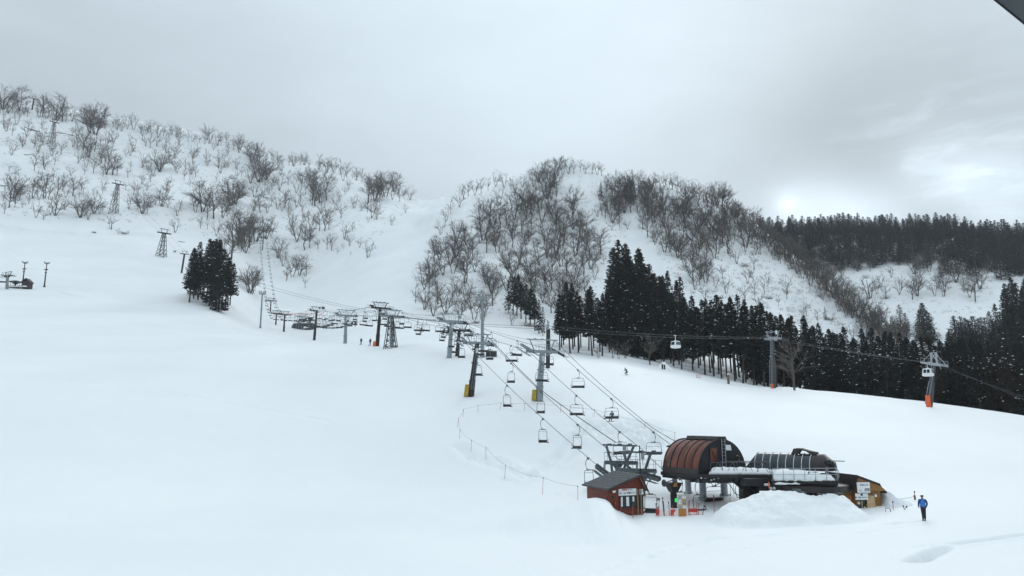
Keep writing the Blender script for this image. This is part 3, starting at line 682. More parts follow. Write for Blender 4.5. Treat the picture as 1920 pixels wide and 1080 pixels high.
def undergrowth():
    rnd = random.Random(12); VS, FS = [], []
    polys = [([(0, 200), (180, 225), (420, 285), (620, 330), (770, 385), (720, 440), (640, 470), (520, 500), (440, 470), (300, 420), (0, 405)], 900), ([(790, 590), (780, 520), (850, 420), (900, 360), (1050, 320), (1140, 345), (1180, 440), (1130, 560), (1000, 600)], 650),
             ([(1180, 360), (1340, 385), (1440, 470), (1600, 590), (1690, 640), (1560, 625), (1300, 560), (1200, 440)], 800), ([(1545, 500), (1860, 505), (1860, 590), (1640, 590)], 220)]
    for P, n in polys:
        xs = [p[0] for p in P]; ys = [p[1] for p in P]; k = 0
        while k < n:
            x, y = rnd.uniform(min(xs), max(xs)), rnd.uniform(min(ys), max(ys))
            if not in_poly(x, y, P): continue
            k += 1; p = gp(x, y); w = rnd.uniform(.5, 2.2) * (1.6 if rnd.random() < .15 else 1)
            for j in range(rnd.randint(9, 20)):
                a = rnd.uniform(0, 6.283); d = Vector((math.cos(a) * rnd.uniform(.3, 1), math.sin(a) * rnd.uniform(.3, 1), rnd.uniform(.3, 1.2))).normalized(); b = p + Vector((rnd.gauss(0, .4) * w, rnd.gauss(0, .4) * w, -.1)); sd = Vector((-d.y, d.x, .2)).normalized() * .04
                t = b + d * w * rnd.uniform(.5, 1.1); i = len(VS); VS += [b - sd, b + sd, t + sd * .3, t - sd * .3]; FS.append((i, i + 1, i + 2, i + 3))
    me = np_mesh('undergrowth', np.array([tuple(v) for v in VS]), np.array(FS), [BARKL]); tag(link_mesh('undergrowth', me), 'thin brush and saplings poking through the snow on the hills', 'brush', kind='stuff')
undergrowth()
ROCK = mat('dark_rock', (.07, .06, .055), .9, 0, .4, 1.5, bump=.6, bscale=3)
def rock(pts, th, lab, grp='dark rock and earth bands in the snow'):
    mb = MB(); rnd = random.Random(len(lab)); P = [gp(*q) for q in pts]; o0 = P[0]
    vs, n = [], 6
    for i, p in enumerate(P):
        q = p - o0; s = th * p.y / F * (.4 + .6 * math.sin(math.pi * (i + .5) / len(P)))
        for j in range(n):
            a = 2 * math.pi * j / n; vs.append(q + Vector((rnd.uniform(-.2, .2) * s, math.cos(a) * s * 1.2, math.sin(a) * s * .7 + rnd.uniform(-.1, .1) * s)))
    k = len(P); fs = [(i * n + j, i * n + (j + 1) % n, (i + 1) * n + (j + 1) % n, (i + 1) * n + j) for i in range(k - 1) for j in range(n)] + [tuple(range(n))[::-1], tuple((k - 1) * n + j for j in range(n))]
    mb.add(vs, fs); o = mb.build('rock_band', ROCK); o.location = o0; tag(o, lab, 'rock', grp)
rock([(45, 238), (55, 242), (65, 245), (75, 247)], 1.7, 'long dark rock band near the top of the left hill')
rock([(83, 248), (88, 250), (92, 250)], 1.5, 'short dark rock band by the upper lattice tower')
rock([(105, 249), (118, 250), (130, 253), (140, 255)], 1.6, 'dark rock band right of the upper lattice tower')
rock([(45, 290), (52, 291), (60, 290)], 1.6, 'small dark rock under the upper left trees')
rock([(0, 347), (6, 349), (13, 349)], 1.6, 'dark rock band at the left picture edge')
rock([(128, 388), (138, 390), (148, 389)], 1.2, 'thin rock band among the lower left trees')
rock([(334, 452), (340, 454), (347, 454)], 1.4, 'dark earth patch just left of the cedar clump')
rock([(1335, 428), (1345, 436), (1352, 444)], 5, 'dark bushy rock left of the round dark cedar')
rock([(1285, 440), (1292, 448), (1298, 452)], 4, 'dark rock on the right face of the middle hill')
rock([(1330, 420), (1340, 430), (1348, 436)], 3.5, 'dark rock below the round dark crest cedar')
rock([(1000, 612), (1006, 614), (1012, 612)], 3, 'dark rock beside the arching shrub')

# ------------------------------------------------------------------ lifts
def circ(c, r, n=12, z=0): return [(c[0] + r * math.cos(2 * math.pi * i / n), c[1] + r * math.sin(2 * math.pi * i / n), z) for i in range(n)]
def sheave(mb, wheels, wheelmat, armmat, c, d, L, n, r=.26, side=None):
    """a sheave train along direction d centred at c; wheel rims touch the rope at c"""
    d = d.normalized(); side = side or d.cross(UZ).normalized(); up = side.cross(d).normalized()
    mb.use(armmat)
    mb.bar(c - d * L / 2 - up * (r + .05) + side * .14, c + d * L / 2 - up * (r + .05) + side * .14, .10, .16, up)
    for i in range(n):
        p = c + d * (L * ((i + .5) / n - .5)) - up * r
        wheels.lathe(p - side * .05, [(r * .98, 0), (r, .02), (r * .86, .05), (r, .08), (r * .98, .10)], 12, side)
def lift_tower(name, pb, pt, ropes, pole, arm, label, group, half, pole_r=.42, frame=1.5, pad=None, num=None, cat='lift tower', nw=8, tl=3.6, ladder=True, wide=None):
    """pb, pt: world base and top; ropes: two (rope point, direction)"""
    e = empty(name, pb, label, cat, group)
    O = pb
    def L(v): return Vector(v) - O
    hd = Vector((ropes[0][1].x, ropes[0][1].y, 0)).normalized(); v = hd.cross(UZ).normalized()   # v points right of travel
    top = pt
    mb = MB(); mb.tube([L(pb) - UZ * 1.0, L(pb.lerp(top, .28))], pole_r * 1.12, 12); mb.tube([L(pb.lerp(top, .28)), L(top)], pole_r, 12, r2=pole_r * .8)
    for t in (0.0, .28, .62): mb.tube([L(pb.lerp(top, t)) + UZ * .02, L(pb.lerp(top, t)) + UZ * .14], pole_r * 1.3, 12)
    mb.build('pole', pole, e)
    if ladder:
        mb = MB(); f = -hd * (pole_r + .12)
        a, b = L(pb.lerp(top, .12)) + f, L(pb.lerp(top, .97)) + f
        for s in (-.18, .18): mb.bar(a + v * s, b + v * s, .04)
        k = int((b - a).length / .35)
        for i in range(k): q = a.lerp(b, (i + .5) / k); mb.bar(q - v * .18, q + v * .18, .03)
        mb.build('ladder', arm, e)
    mb = MB(); mb.box(L(top) + UZ * .05, (half * 2 + .9, .42, .42), (v, hd, UZ))
    for s in (-1, 1):
        mb.bar(L(top) + v * s * half * .75 - UZ * .1, L(top) - UZ * .75, .14)
    mb.build('crossarm', arm, e)
    if frame:
        mb = MB(); zt = frame
        for s in (-1, 1):
            mb.bar(L(top) + v * s * half * .58, L(top) + v * s * half * .95 + UZ * zt, .17)
        mb.bar(L(top) - v * half * 1.2 + UZ * (zt + .05), L(top) + v * half * 1.2 + UZ * (zt + .05), .15)
        for s in (-.55, 0, .55): mb.box(L(top) + v * s * half + UZ * (zt + .17), (.3, .16, .12), (v, hd, UZ))
        mb.build('lifting_frame', arm, e)
        mb = MB()
        for s in (-.45, -.2, .2, .45):
            for (p, q) in [((s - .1) * half, 0), ((s + .1) * half, 0)]:
                mb.bar(L(top) + v * p - hd * .3 + UZ * .25, L(top) + v * p - hd * .3 + UZ * 1.1, .035)
        mb.bar(L(top) - v * half * .6 - hd * .3 + UZ * 1.1, L(top) + v * half * .6 - hd * .3 + UZ * 1.1, .035)
        mb.bar(L(top) - v * half * .6 - hd * .3 + UZ * .7, L(top) + v * half * .6 - hd * .3 + UZ * .7, .03)
        mb.build('guard_rail', arm, e)
    for k, (rp, rd) in enumerate(ropes):
        sgn = 1 if (rp - top).dot(v) > 0 else -1
        m1, m2 = MB(), MB(); m1.use(arm)
        sheave(m1, m2, RUBBER, arm, L(rp), rd, tl, nw, .22 if nw > 5 else .2, side=v * sgn)
        m1.bar(L(rp) - UZ * .35 + v * sgn * .14, L(top) + v * sgn * half, .16)
        # catwalk beside the train
        d = rd.normalized(); a, b = L(rp) - d * tl / 2 + v * sgn * .5 - UZ * .4, L(rp) + d * tl / 2 + v * sgn * .5 - UZ * .4
        m1.bar(a, b, .4, .05); m1.bar(a + UZ * .75 + v * sgn * .2, b + UZ * .75 + v * sgn * .2, .035)
        for t in (0, .33, .66, 1): q = a.lerp(b, t) + v * sgn * .2; m1.bar(q, q + UZ * .75, .035)
        ar = m1.build('sheave_frame', None, e)
        m2.build('wheels', RUBBER, ar)
    if pad:
        mb = MB(); q = pb.lerp(top, .02); sd = -v * (pole_r * 1.7) if pad[1] < 0 else v * pole_r * 1.7
        q2 = pb.lerp(top, pad[2])
        mb.box(L(q2) + sd - hd * .05, (pad[3], .5, (q2 - pb).length * 2), (v, hd, (top - pb).normalized())); mb.build('padding', pad[0], e)
    if num:
        mb = MB(); q = L(pb.lerp(top, .86)) - hd * (pole_r + .03); mb.box(q, (.42, .05, .75), (v, hd, UZ)); mb.build('number_plate', WHITEP, e)
    return e
class Rope:
    def __init__(s, pts, sag=.012): # densify with sag
        P = []
        for a, b in zip(pts[:-1], pts[1:]):
            n = max(6, int((b - a).length / 4))
            for i in range(n):
                t = i / n; P.append(a.lerp(b, t) - UZ * (4 * t * (1 - t) * (b - a).length * sag))
        P.append(pts[-1]); s.P = P
        s.S = [0]
        for a, b in zip(P[:-1], P[1:]): s.S.append(s.S[-1] + (b - a).length)
    def pt(s, d):
        d = max(0, min(s.S[-1] - 1e-4, d)); i = int(np.searchsorted(s.S, d, side='right') - 1); i = min(i, len(s.P) - 2)
        t = (d - s.S[i]) / (s.S[i + 1] - s.S[i]); return s.P[i].lerp(s.P[i + 1], t), (s.P[i + 1] - s.P[i]).normalized()
    def find(s, px):
        q = [CX + F * p.x / (p.y * CP + (p.z - CAMZ) * SP) for p in s.P]
        for i in range(len(q) - 1):
            if (q[i] - px) * (q[i + 1] - px) <= 0 and q[i] != q[i + 1]: return s.S[i] + (s.S[i + 1] - s.S[i]) * (px - q[i]) / (q[i + 1] - q[i])
        return s.S[min(range(len(q)), key=lambda i: abs(q[i] - px))]
    def mesh(s, name, r, label, cat, group=None, m=None):
        o0 = s.P[0]; mb = MB(); mb.tube([p - o0 for p in s.P], r, 5); o = mb.build(name, m or ROPEM); o.location = o0; tag(o, label, cat, group)
def spec(pb, pt, lp, rp, y=None):
    b = gp(*pb); y = b.y; return dict(b=b, t=at(pt[0], pt[1], y), y=y)
# quad lift supports: (base px, top px, half gauge)
QT = [((1010, 751), (1017, 660), 2.1), ((842, 671), (847, 603), 2.1), ((735, 651), (735, 593), 2.1), ((647, 644), (649, 592), 2.1), ((565, 617), (567, 594), 2.1)]
DT = [((882, 743), (895, 644), 1.75), ((857, 668), (861, 620), 1.75), ((707, 649), (713, 578), 1.8), ((589, 638), (594, 583), 1.8), ((532, 622), (534, 590), 1.8), ((517, 609), (518.5, 588), 1.8), ((507, 584), (508, 564), 1.8), ((492, 469), (494, 446), 2.0)]
def build_line(T, lead1, lead2, end1, end2):
    """lead = near-station rope points (right rope, left rope) nearest first"""
    S = []
    for (pb, pt, hg) in T:
        b = gp(*pb); t = at(pt[0], pt[1], b.y); S.append((b, t, hg))
    cs = [(lead1[-1] + lead2[-1]) / 2] + [s[1] for s in S]
    right, left = [], []
    for i, (b, t, hg) in enumerate(S):
        nx = S[i + 1][1] if i + 1 < len(S) else t + (t - cs[i])
        d = nx - cs[i]; d.z = 0; d.normalize(); v = d.cross(UZ)
        right.append(t + v * (hg + .35) + UZ * .28); left.append(t - v * (hg + .35) + UZ * .28)
    return S, Rope(lead1 + right + end1), Rope(lead2 + left + end2), right, left
Q1lead = [at(1292, 862, 75), at(1262, 837, 80)]; Q2lead = [at(1243, 880, 75), at(1207, 845, 81)]
SQ, RQ1, RQ2, qr, ql = build_line(QT, Q1lead, Q2lead, [], [])
D1lead = [at(1205, 898, 74), at(1190, 886, 76), at(1135, 839, 81)]; D2lead = [at(1150, 901, 75), at(1130, 880, 76.5), at(1118, 871, 78)]
SD, RD1, RD2, dr_, dl_ = build_line(DT, D1lead, D2lead, [], [])
RQ1.mesh('haul_rope', .032, 'right hand steel rope of the quad chairlift running up from the brown dome', 'cable')
RQ2.mesh('haul_rope', .032, 'left hand steel rope of the quad chairlift running up from the brown dome', 'cable')
RD1.mesh('haul_rope', .030, 'right hand steel rope of the double chairlift', 'cable')
RD2.mesh('haul_rope', .030, 'left hand steel rope of the double chairlift nearest the red hut', 'cable')
for i, (b, t, hg) in enumerate(SQ):
    n1 = RQ1.find(CX + F * qr[i].x / (qr[i].y * CP + (qr[i].z - CAMZ) * SP)); d1 = RQ1.pt(n1 - 3)[0]; d2 = RQ1.pt(n1 + 3)[0]; dd = (d2 - d1).normalized()
    lift_tower('lift_tower', b, t, [(qr[i], dd), (ql[i], dd)], GREYM, GREYM, ['grey steel quad lift tower with a yellow pad, nearest the station', 'grey quad lift tower second up the line', 'grey quad lift tower beside the lattice tower', 'grey quad lift tower fourth up the line', 'grey quad lift tower in front of the low round-ended building'][i],
               'grey quad lift towers', hg, .48 if i == 0 else .42, 1.45 if i else 1.75, (YELLOW, -1, .11, .5) if i == 0 else None, True, nw=10 if i == 0 else 8, tl=5.0 if i == 0 else 3.4)
for i, (b, t, hg) in enumerate(SD):
    n1 = RD1.find(CX + F * dr_[i].x / (dr_[i].y * CP + (dr_[i].z - CAMZ) * SP)); dd = (RD1.pt(n1 + 3)[0] - RD1.pt(n1 - 3)[0]).normalized()
    lift_tower('lift_tower', b, t, [(dr_[i], dd), (dl_[i], dd)], BROWNPOLE, DARKM if i else GREYM, ['dark brown double lift tower with yellow pads, nearest the station', 'dark double lift tower half hidden by a quad chair', 'tall dark double lift tower with an orange pad at its foot', 'dark double lift tower fourth up the line, beside the low building', 'short dark double lift tower fifth up the line',
               'small dark double lift tower sixth up the line', 'small dark double lift tower seventh up the line', 'dark double lift tower high on the left hill'][i],
               'dark double lift towers', hg, [.42, .36, .42, .42, .36, .3, .3, .3][i], 1.35, (YELLOW, -1, .11, .55) if i == 0 else (ORANGE, -1, .06, .6) if i == 2 else None, i in (0, 2), nw=8, tl=4.0 if i == 0 else 3.2)
# chairs: origin at the rope grip, x = width, y = along the rope, z up
def chair_proto(w, drop, fh, quad):
    e = bpy.data.objects.new('quad_chair' if quad else 'double_chair', None); COL.objects.link(e)
    x0 = 0
    mb = MB(); mb.box((0, 0, -.03), (.09, .42, .14)); mb.box((0, 0, -.14), (.07, .16, .16))
    s = .30 if not quad else .22
    mb.tube([(0, 0, -.1), (s * .6, 0, -.2), (s, 0, -drop * .35), (s * 1.05, 0, -drop * .6), (s * .75, 0, -drop * .85), (0, 0, -drop)], .035, 6)
    mb.box((0, 0, -drop), (.5, .12, .10))
    mb.build('hanger', CHAIRM, e)
    mb = MB(); h = w / 2; zt = -drop - .03; zb = -drop - fh
    for y in (0,):
        mb.tube([(-.2, y, zt), (-h * .72, y, zt), (-h * .86, y, zt - .09), (-h * .93, y, zt - .25), (-h, y + .02, zb + .25), (-h, y + .05, zb), (-h * .97, y + .45, zb - .03)], .028, 6)
        mb.tube([(.2, y, zt), (h * .72, y, zt), (h * .86, y, zt - .09), (h * .93, y, zt - .25), (h, y + .02, zb + .25), (h, y + .05, zb), (h * .97, y + .45, zb - .03)], .028, 6)
        mb.tube([(-.2, y, zt), (.2, y, zt)], .03, 6)
    mb.build('frame', CHAIRM, e)
    mb = MB(); mb.box((0, .27, zb + .02), (w * .96, .46, .07))
    for i in range(5): mb.box((0, .08 + i * .1, zb + .075), (w * .94, .06, .03))
    mb.build('seat', SEATM, e)
    mb = MB(); mb.box((0, .02, zb + .20), (w * .93, .05, .2)); mb.box((0, .01, zb + .10), (w * .9, .03, .05))
    bk = mb.build('backrest', SEATM, e)
    mb = MB()
    if quad:
        z = zt - fh * .30
        for a, b in [(-.8, -.45), (-.4, -.05), (.05, .4), (.45, .8)]: mb.bar((a * h, -.02, z), (b * h, -.02, z), .035)
        mb.bar((-h * .9, -.01, z), (h * .9, -.01, z), .014)
    else:
        z = zt - fh * .16; mb.bar((-h * .88, -.01, z), (h * .88, -.01, z), .03)
    mb.bar((-h * .98, .5, zb + .28), (h * .98, .5, zb + .28), .03); mb.bar((-h * .98, .5, zb + .28), (-h * .95, .02, zb + .5), .025); mb.bar((h * .98, .5, zb + .28), (h * .95, .02, zb + .5), .025)
    mb.build('safety_bar', CHAIRM, e)
    return e
def dup(root):
    r = root.copy(); COL.objects.link(r)
    for ch in root.children:
        c = ch.copy(); COL.objects.link(c); c.parent = r
    return r
QP = chair_proto(1.92, 1.15, 1.32, True); DP = chair_proto(1.10, 1.25, 1.5, False); used = {}
CH = {}
def put_chair(proto, rope, s, rev, label, group, swing=0.0):
    p, d = rope.pt(s)
    o = proto if not used.get(proto.name) else dup(proto); used[proto.name] = 1
    yaw = math.atan2(-d.x, d.y) + (math.pi if rev else 0)
    o.location = p; o.rotation_euler = (0, swing, yaw)
    o['label'] = label; o['category'] = 'chairlift chair'; o['group'] = group
    return o
def seg_len(rope, T): return rope.S[-1]
dq = (RQ1.find(1028) - RQ1.find(1225)) / 3; print('dq', dq)
s = RQ1.find(1225); i = 1
while s < RQ1.S[-1] - 4:
    CH['Q1', i] = put_chair(QP, RQ1, s, False, ('quad chair carrying one skier, ' if i == 2 else 'quad chair, ') + ordw(i) + ' up from the brown dome on the right hand rope', 'quad lift chairs', RND.uniform(-.03, .03)); s += dq; i += 1
s = RQ2.find(1162); i = 1
while s < RQ2.S[-1] - 4:
    CH['Q2', i] = put_chair(QP, RQ2, s, True, 'empty quad chair, ' + ordw(i) + ' up from the brown dome on the left hand rope', 'quad lift chairs', RND.uniform(-.03, .03)); s += dq; i += 1
s = RD2.find(1103); dd_ = (RD2.find(951) - RD2.find(1103)) / 2; i = 1
while s < RD2.S[-1] - 3:
    CH['D2', i] = put_chair(DP, RD2, s, True, 'empty double chair, ' + ordw(i) + ' up from the red hut on the left hand rope', 'double lift chairs', RND.uniform(-.05, .05)); s += dd_; i += 1
s = RD1.find(1083); i = 1
while s < RD1.S[-1] - 3:
    CH['D1', i] = put_chair(DP, RD1, s, False, 'double chair, ' + ordw(i) + ' up from the station on the right hand rope', 'double lift chairs', RND.uniform(-.05, .05)); s += dd_; i += 1
print('CHAIRS', len(CH))
# parked / loading chairs under the station deck
for (px, py, y, rz, lab) in [(1219, 899, 67.8, 2.75, 'double chair hanging low beside the red hut at the loading point'), (1309, 900, 67.6, 3.3, 'double chair hanging behind the orange notice board'),
                             (1274, 896, 70.5, .35, 'double chair behind the black station leg')]:
    o = dup(DP); o.location = at(px, py, y); o.rotation_euler = (0, 0, rz); tag(o, lab, 'chairlift chair', 'double lift chairs')
o = dup(QP); o.location = at(1338, 888, 71.5); o.rotation_euler = (0, 0, .35); tag(o, 'quad chair hanging under the deck between the grey posts', 'chairlift chair', 'quad lift chairs')
# signal cables
def cable(pts, r, label, sag=.01): Rope(pts, sag).mesh('signal_cable', r, label, 'cable', None)
cable([SQ[0][1] + UZ * 1.85 + Vector((1.8, .8, 0)), at(1209, 791, 88), at(1250, 818, 80), at(1284, 834, 74)], .035, 'wavy black signal cable sagging to the brown dome', .012)
cable([SD[0][1] + UZ * 1.45 + Vector((1.2, 0, 0)), at(1010, 728, 96), at(1154, 829, 80.5)], .05, 'thick black signal cable of the double lift', .006)
for k in range(len(SQ) - 1): cable([SQ[k][1] + UZ * 1.5, SQ[k + 1][1] + UZ * 1.5], .022, 'thin signal cable between quad lift towers, span %s from the station' % ordw(k + 1), .02)
for k in range(3): cable([SD[k][1] + UZ * 1.4, SD[k + 1][1] + UZ * 1.4], .022, 'thin signal cable between double lift towers, span %s from the station' % ordw(k + 1), .02)

# ------------------------------------------------------------------ gondola line
def lattice_tower(pb, pt, label, w=1.0):
    e = empty('lattice_tower', pb, label, 'gondola tower', 'gondola lattice towers'); O = pb; top = pt - O
    mb = MB(); B = w * 3.0; Tt = w * .9; n = 6
    cor = [(-1, -1), (1, -1), (1, 1), (-1, 1)]
    def P(c, t): k = B + (Tt - B) * t; return Vector((cor[c][0] * k / 2, cor[c][1] * k / 2, -1)).lerp(Vector((top.x + cor[c][0] * Tt / 2, top.y + cor[c][1] * Tt / 2, top.z)), t)
    for c in range(4): mb.bar(P(c, 0), P(c, 1), .16 * w)
    for c in range(4):
        for i in range(n):
            a, b = i / n, (i + 1) / n; mb.bar(P(c, a), P((c + 1) % 4, b), .09 * w); mb.bar(P((c + 1) % 4, a), P(c, b), .09 * w); mb.bar(P(c, b), P((c + 1) % 4, b), .09 * w)
    mb.build('lattice_mast', DARKM, e)
    return e, top
def gondola_head(e, top, d, s=1.0, m=None):
    m = m or GREYM; d = Vector((d.x, d.y, 0)).normalized(); v = d.cross(UZ)
    mb = MB(); mb.box(top, (5.0 * s, .4 * s, .4 * s), (v, d, UZ))
    for q in (-1, 1): mb.bar(top + v * q * .8 * s, top + v * q * 1.2 * s + UZ * 1.5 * s, .16 * s)
    mb.bar(top - v * 1.7 * s + UZ * 1.5 * s, top + v * 1.7 * s + UZ * 1.5 * s, .18 * s); mb.build('crossarm', m, e)
GT = [  # base, top, kind
 ((1742, 763), (1752, 684), 'pole'), ((1450, 728), (1449, 636), 'pole'), ((1027, 690), (1028, 617), 'dark'), ((733, 653), (733, 594), 'lattice'),
 ((340, 512), (346, 476), 'dark'), ((302, 481), (308, 437), 'lattice'), ((213, 400), (221, 345), 'lattice'), ((96, 270), (102, 229), 'lattice'), ((60, 205), (64, 185), 'dark')]
GP = []
for (pb, pt, k) in GT:
    b = gp(*pb); GP.append((b, at(pt[0], pt[1], b.y), k))
gd = []
for i in range(len(GP)):
    a = GP[max(0, i - 1)][1]; c = GP[min(len(GP) - 1, i + 1)][1]; d = c - a; gd.append(d.normalized())
start0 = at(2100, 815, 130)
def off(i, s):
    d = gd[i]; v = Vector((d.x, d.y, 0)).normalized().cross(UZ); return GP[i][1] + v * s + UZ * .3
G1 = Rope([start0] + [off(i, 1.5 if i < 2 else 2.3) for i in range(len(GP))], .012); G2 = Rope([start0 + Vector((1, -3, .2))] + [off(i, -1.5 if i < 2 else -2.3) for i in range(len(GP))], .012)
G1.mesh('gondola_rope', .035, 'far steel rope of the gondola crossing in front of the cedars', 'cable'); G2.mesh('gondola_rope', .035, 'near steel rope of the gondola crossing in front of the cedars', 'cable')
gl = ['leaning grey gondola tower with an orange pad at the cedar edge', 'tall slim grey gondola tower standing before the cedars', 'dark gondola tower behind the nearest quad tower', 'dark lattice gondola tower beside the tall dark lift tower', 'dark gondola tower left of the cedar clump',
      'lattice gondola tower just above the cedar clump', 'lattice gondola tower among the trees in the middle of the left hill', 'lattice gondola tower near the top of the left hill', 'small dark tower on the left skyline']
for i, (b, t, k) in enumerate(GP):
    if k == 'lattice':
        e, top = lattice_tower(b, t, gl[i], 1.0 if i < 4 else 1.5); gondola_head(e, top, gd[i], 1.0 if i < 4 else 1.5, DARKM if i > 3 else None)
    elif i == 0 or i == 1:
        e = empty('gondola_tower', b, gl[i], 'gondola tower'); O = b; top = t - O; d = Vector((gd[i].x, gd[i].y, 0)).normalized(); v = d.cross(UZ)
        mb = MB(); pr_ = .40 if i == 0 else .52; mb.tube([Vector((0, 0, -1)), top * .55], pr_, 12); mb.tube([top * .55, top * .62], pr_, 12, r2=pr_ * .62); mb.tube([top * .62, top], pr_ * .62, 12); mb.build('pole', mat('gondola_pole', (.065, .065, .075), .5, .2, .2, 1), e)
        mb = MB(); sdv = Vector((-.6, -.25, 0)); mb.tube([sdv * 1.35 + UZ * .5, top * .55 + sdv * 1.35, top * .62 + sdv, top + sdv], .06, 6); mb.tube([sdv * 1.35 * .7 + UZ * .5 + Vector((.1, -.4, 0)), top * .55 + sdv * .9 + Vector((.1, -.4, 0)), top + sdv * .7 + Vector((.1, -.3, 0))], .05, 6)
        for q in range(12): p = top * (.1 + q * .07) + sdv; mb.bar(p, p * 1 + Vector((.15, -.2, 0)), .04)
        mb.build('service_ladder', GREYM, e)
        mb = MB(); mb.box((-.35 if i == 0 else -.35, -.5, .8 if i == 0 else .3), (.62 if i == 0 else .4, .5, 2.4 if i == 0 else 1.2)); mb.build('padding', ORANGE, e)
        gh = 1.5; SIL = mat('silver_steel', (.42, .44, .46), .45, .3, .15, 3)
        mb = MB(); mb.box(top, (2 * gh + .4, .3, .3), (v, d, UZ)); LL = 2.2 if i == 0 else 1.8
        for s in (-gh, gh):
            dn = gd[i] if gd[i].x > 0 else -gd[i]
            c = top + v * s
            mb.bar(c - dn * LL * .75, c + dn * LL * .75, .16, .2)
            for q in (-1, 1):
                mb.tube([c + dn * q * LL * .75 + UZ * .1, c + dn * q * LL * .75 + UZ * .9, c + dn * q * LL * .45 + UZ * .9, c + dn * q * LL * .45 + UZ * .1], .04, 5)
                if i == 0: mb.bar(c + dn * q * LL * .7 + UZ * .1, top + v * s * .5 + UZ * 2.0, .10)
        for s in (-1, 1):
            if i == 0: mb.bar(top + v * s * .9, top + v * s * .7 + UZ * 2.1, .13); mb.bar(top + d * s * .5 + UZ * 0, top + d * s * .5 + UZ * 2.1, .14)
            else: mb.bar(top + d * s * .9, top + d * s * 1.2 + UZ * 1.5, .14); 
        mb.bar(top - d * (1.5 if i else .6) + UZ * (1.55 if i else 2.1), top + d * (1.5 if i else .6) + UZ * (1.55 if i else 2.1), .14)
        mb.build('crossarm', SIL, e)
        m2 = MB()
        for s in (-gh, gh):
            dn = gd[i]; c = top + v * s; m2 = MB()
            for q in range(8): m2.lathe(c + dn * (LL * 1.5 * ((q + .5) / 8 - .5)) + UZ * .12 - v * .1, [(.2, -.08), (.2, .08)], 10, v)
            m2.build('wheels', SIL, e)
        if i == 1:
            mb = MB(); mb.box(top - d * .8 + UZ * 1.45, (.3, .35, .8)); mb.build('lamp', WHITEP, e)
    else:
        e = empty('gondola_tower', b, gl[i], 'gondola tower'); top = t - b
        mb = MB(); mb.tube([Vector((0, 0, -1)), top], .38 if i == 2 else .45 if i == 4 else .7, 10); mb.build('pole', DARKM, e); gondola_head(e, top, gd[i], .9 if i < 5 else 1.5, DARKM if i > 2 else None)
def cabin_proto():
    e = bpy.data.objects.new('gondola_cabin', None); COL.objects.link(e)
    mb = MB(); mb.bar((-.5, 0, -.02), (.5, 0, -.02), .12, .14); mb.bar((0, 0, 0), (0, 0, -1.35), .10); mb.bar((-.35, 0, -1.3), (.35, 0, -1.3), .12); mb.build('hanger', WHITEP, e)
    def ring(hx, hy, z): return [Vector((x, y, z)) for x, y in [(-hx, -hy * .8), (-hx * .85, -hy), (hx * .85, -hy), (hx, -hy * .8), (hx, hy * .8), (hx * .85, hy), (-hx * .85, hy), (-hx, hy * .8)]]
    levels = [ring(.78, .70, -1.42), ring(.84, .78, -1.5), ring(.98, .86, -2.5), ring(1.05, .92, -2.75), ring(1.0, .9, -3.05), ring(.75, .7, -3.15)]
    mb = MB(); vs = [v for l in levels for v in l]; n = 8
    fs = [(i * n + (j + 1) % n, i * n + j, (i + 1) * n + j, (i + 1) * n + (j + 1) % n) for i in range(5) for j in range(n)] + [tuple(range(n)), tuple(5 * n + j for j in range(n))[::-1]]
    mb.add(vs, fs); b = mb.build('cabin_body', WHITEP, e)
    for sx, sy in [(1, 0), (-1, 0), (0, 1), (0, -1)]:
        mb = MB()
        if sx:
            mb.hexa([Vector((sx * (.87 + .02), -.5, -1.65)), Vector((sx * .89, .5, -1.65)), Vector((sx * .91, .5, -1.65)), Vector((sx * .91, -.5, -1.65)), Vector((sx * .985, -.55, -2.4)), Vector((sx * .985, .55, -2.4)), Vector((sx * 1.005, .55, -2.4)), Vector((sx * 1.005, -.55, -2.4))])
        else:
            for a, c in ((-.62, -.06), (.06, .62)):
                mb.hexa([Vector((a, sy * .80, -1.65)), Vector((c, sy * .80, -1.65)), Vector((c, sy * .82, -1.65)), Vector((a, sy * .82, -1.65)), Vector((a * 1.08, sy * .87, -2.4)), Vector((c * 1.08, sy * .87, -2.4)), Vector((c * 1.08, sy * .89, -2.4)), Vector((a * 1.08, sy * .89, -2.4))])
        mb.build('window', GLASSD, e)
    return e
GCAB = cabin_proto(); first = True
for (px, rope, lab) in [(1266, G2, 'white gondola cabin hanging before the middle of the cedar belt'), (1738, G2, 'white gondola cabin passing the leaning tower with the orange pad'), (604, G2, 'small gondola cabin hanging above the far lift towers'),
                        (444, G2, 'small gondola cabin just right of the cedar clump'), (328, G2, 'small gondola cabin left of the cedar clump'), (848, G1, 'gondola cabin low behind the second quad tower')]:
    o = GCAB if first else dup(GCAB); first = False
    p, d = rope.pt(rope.find(px)); o.location = p; o.rotation_euler = (0, 0, math.atan2(d.y, d.x) + .15)
    o.scale = (.78,) * 3
    tag(o, lab, 'gondola cabin', 'gondola cabins')

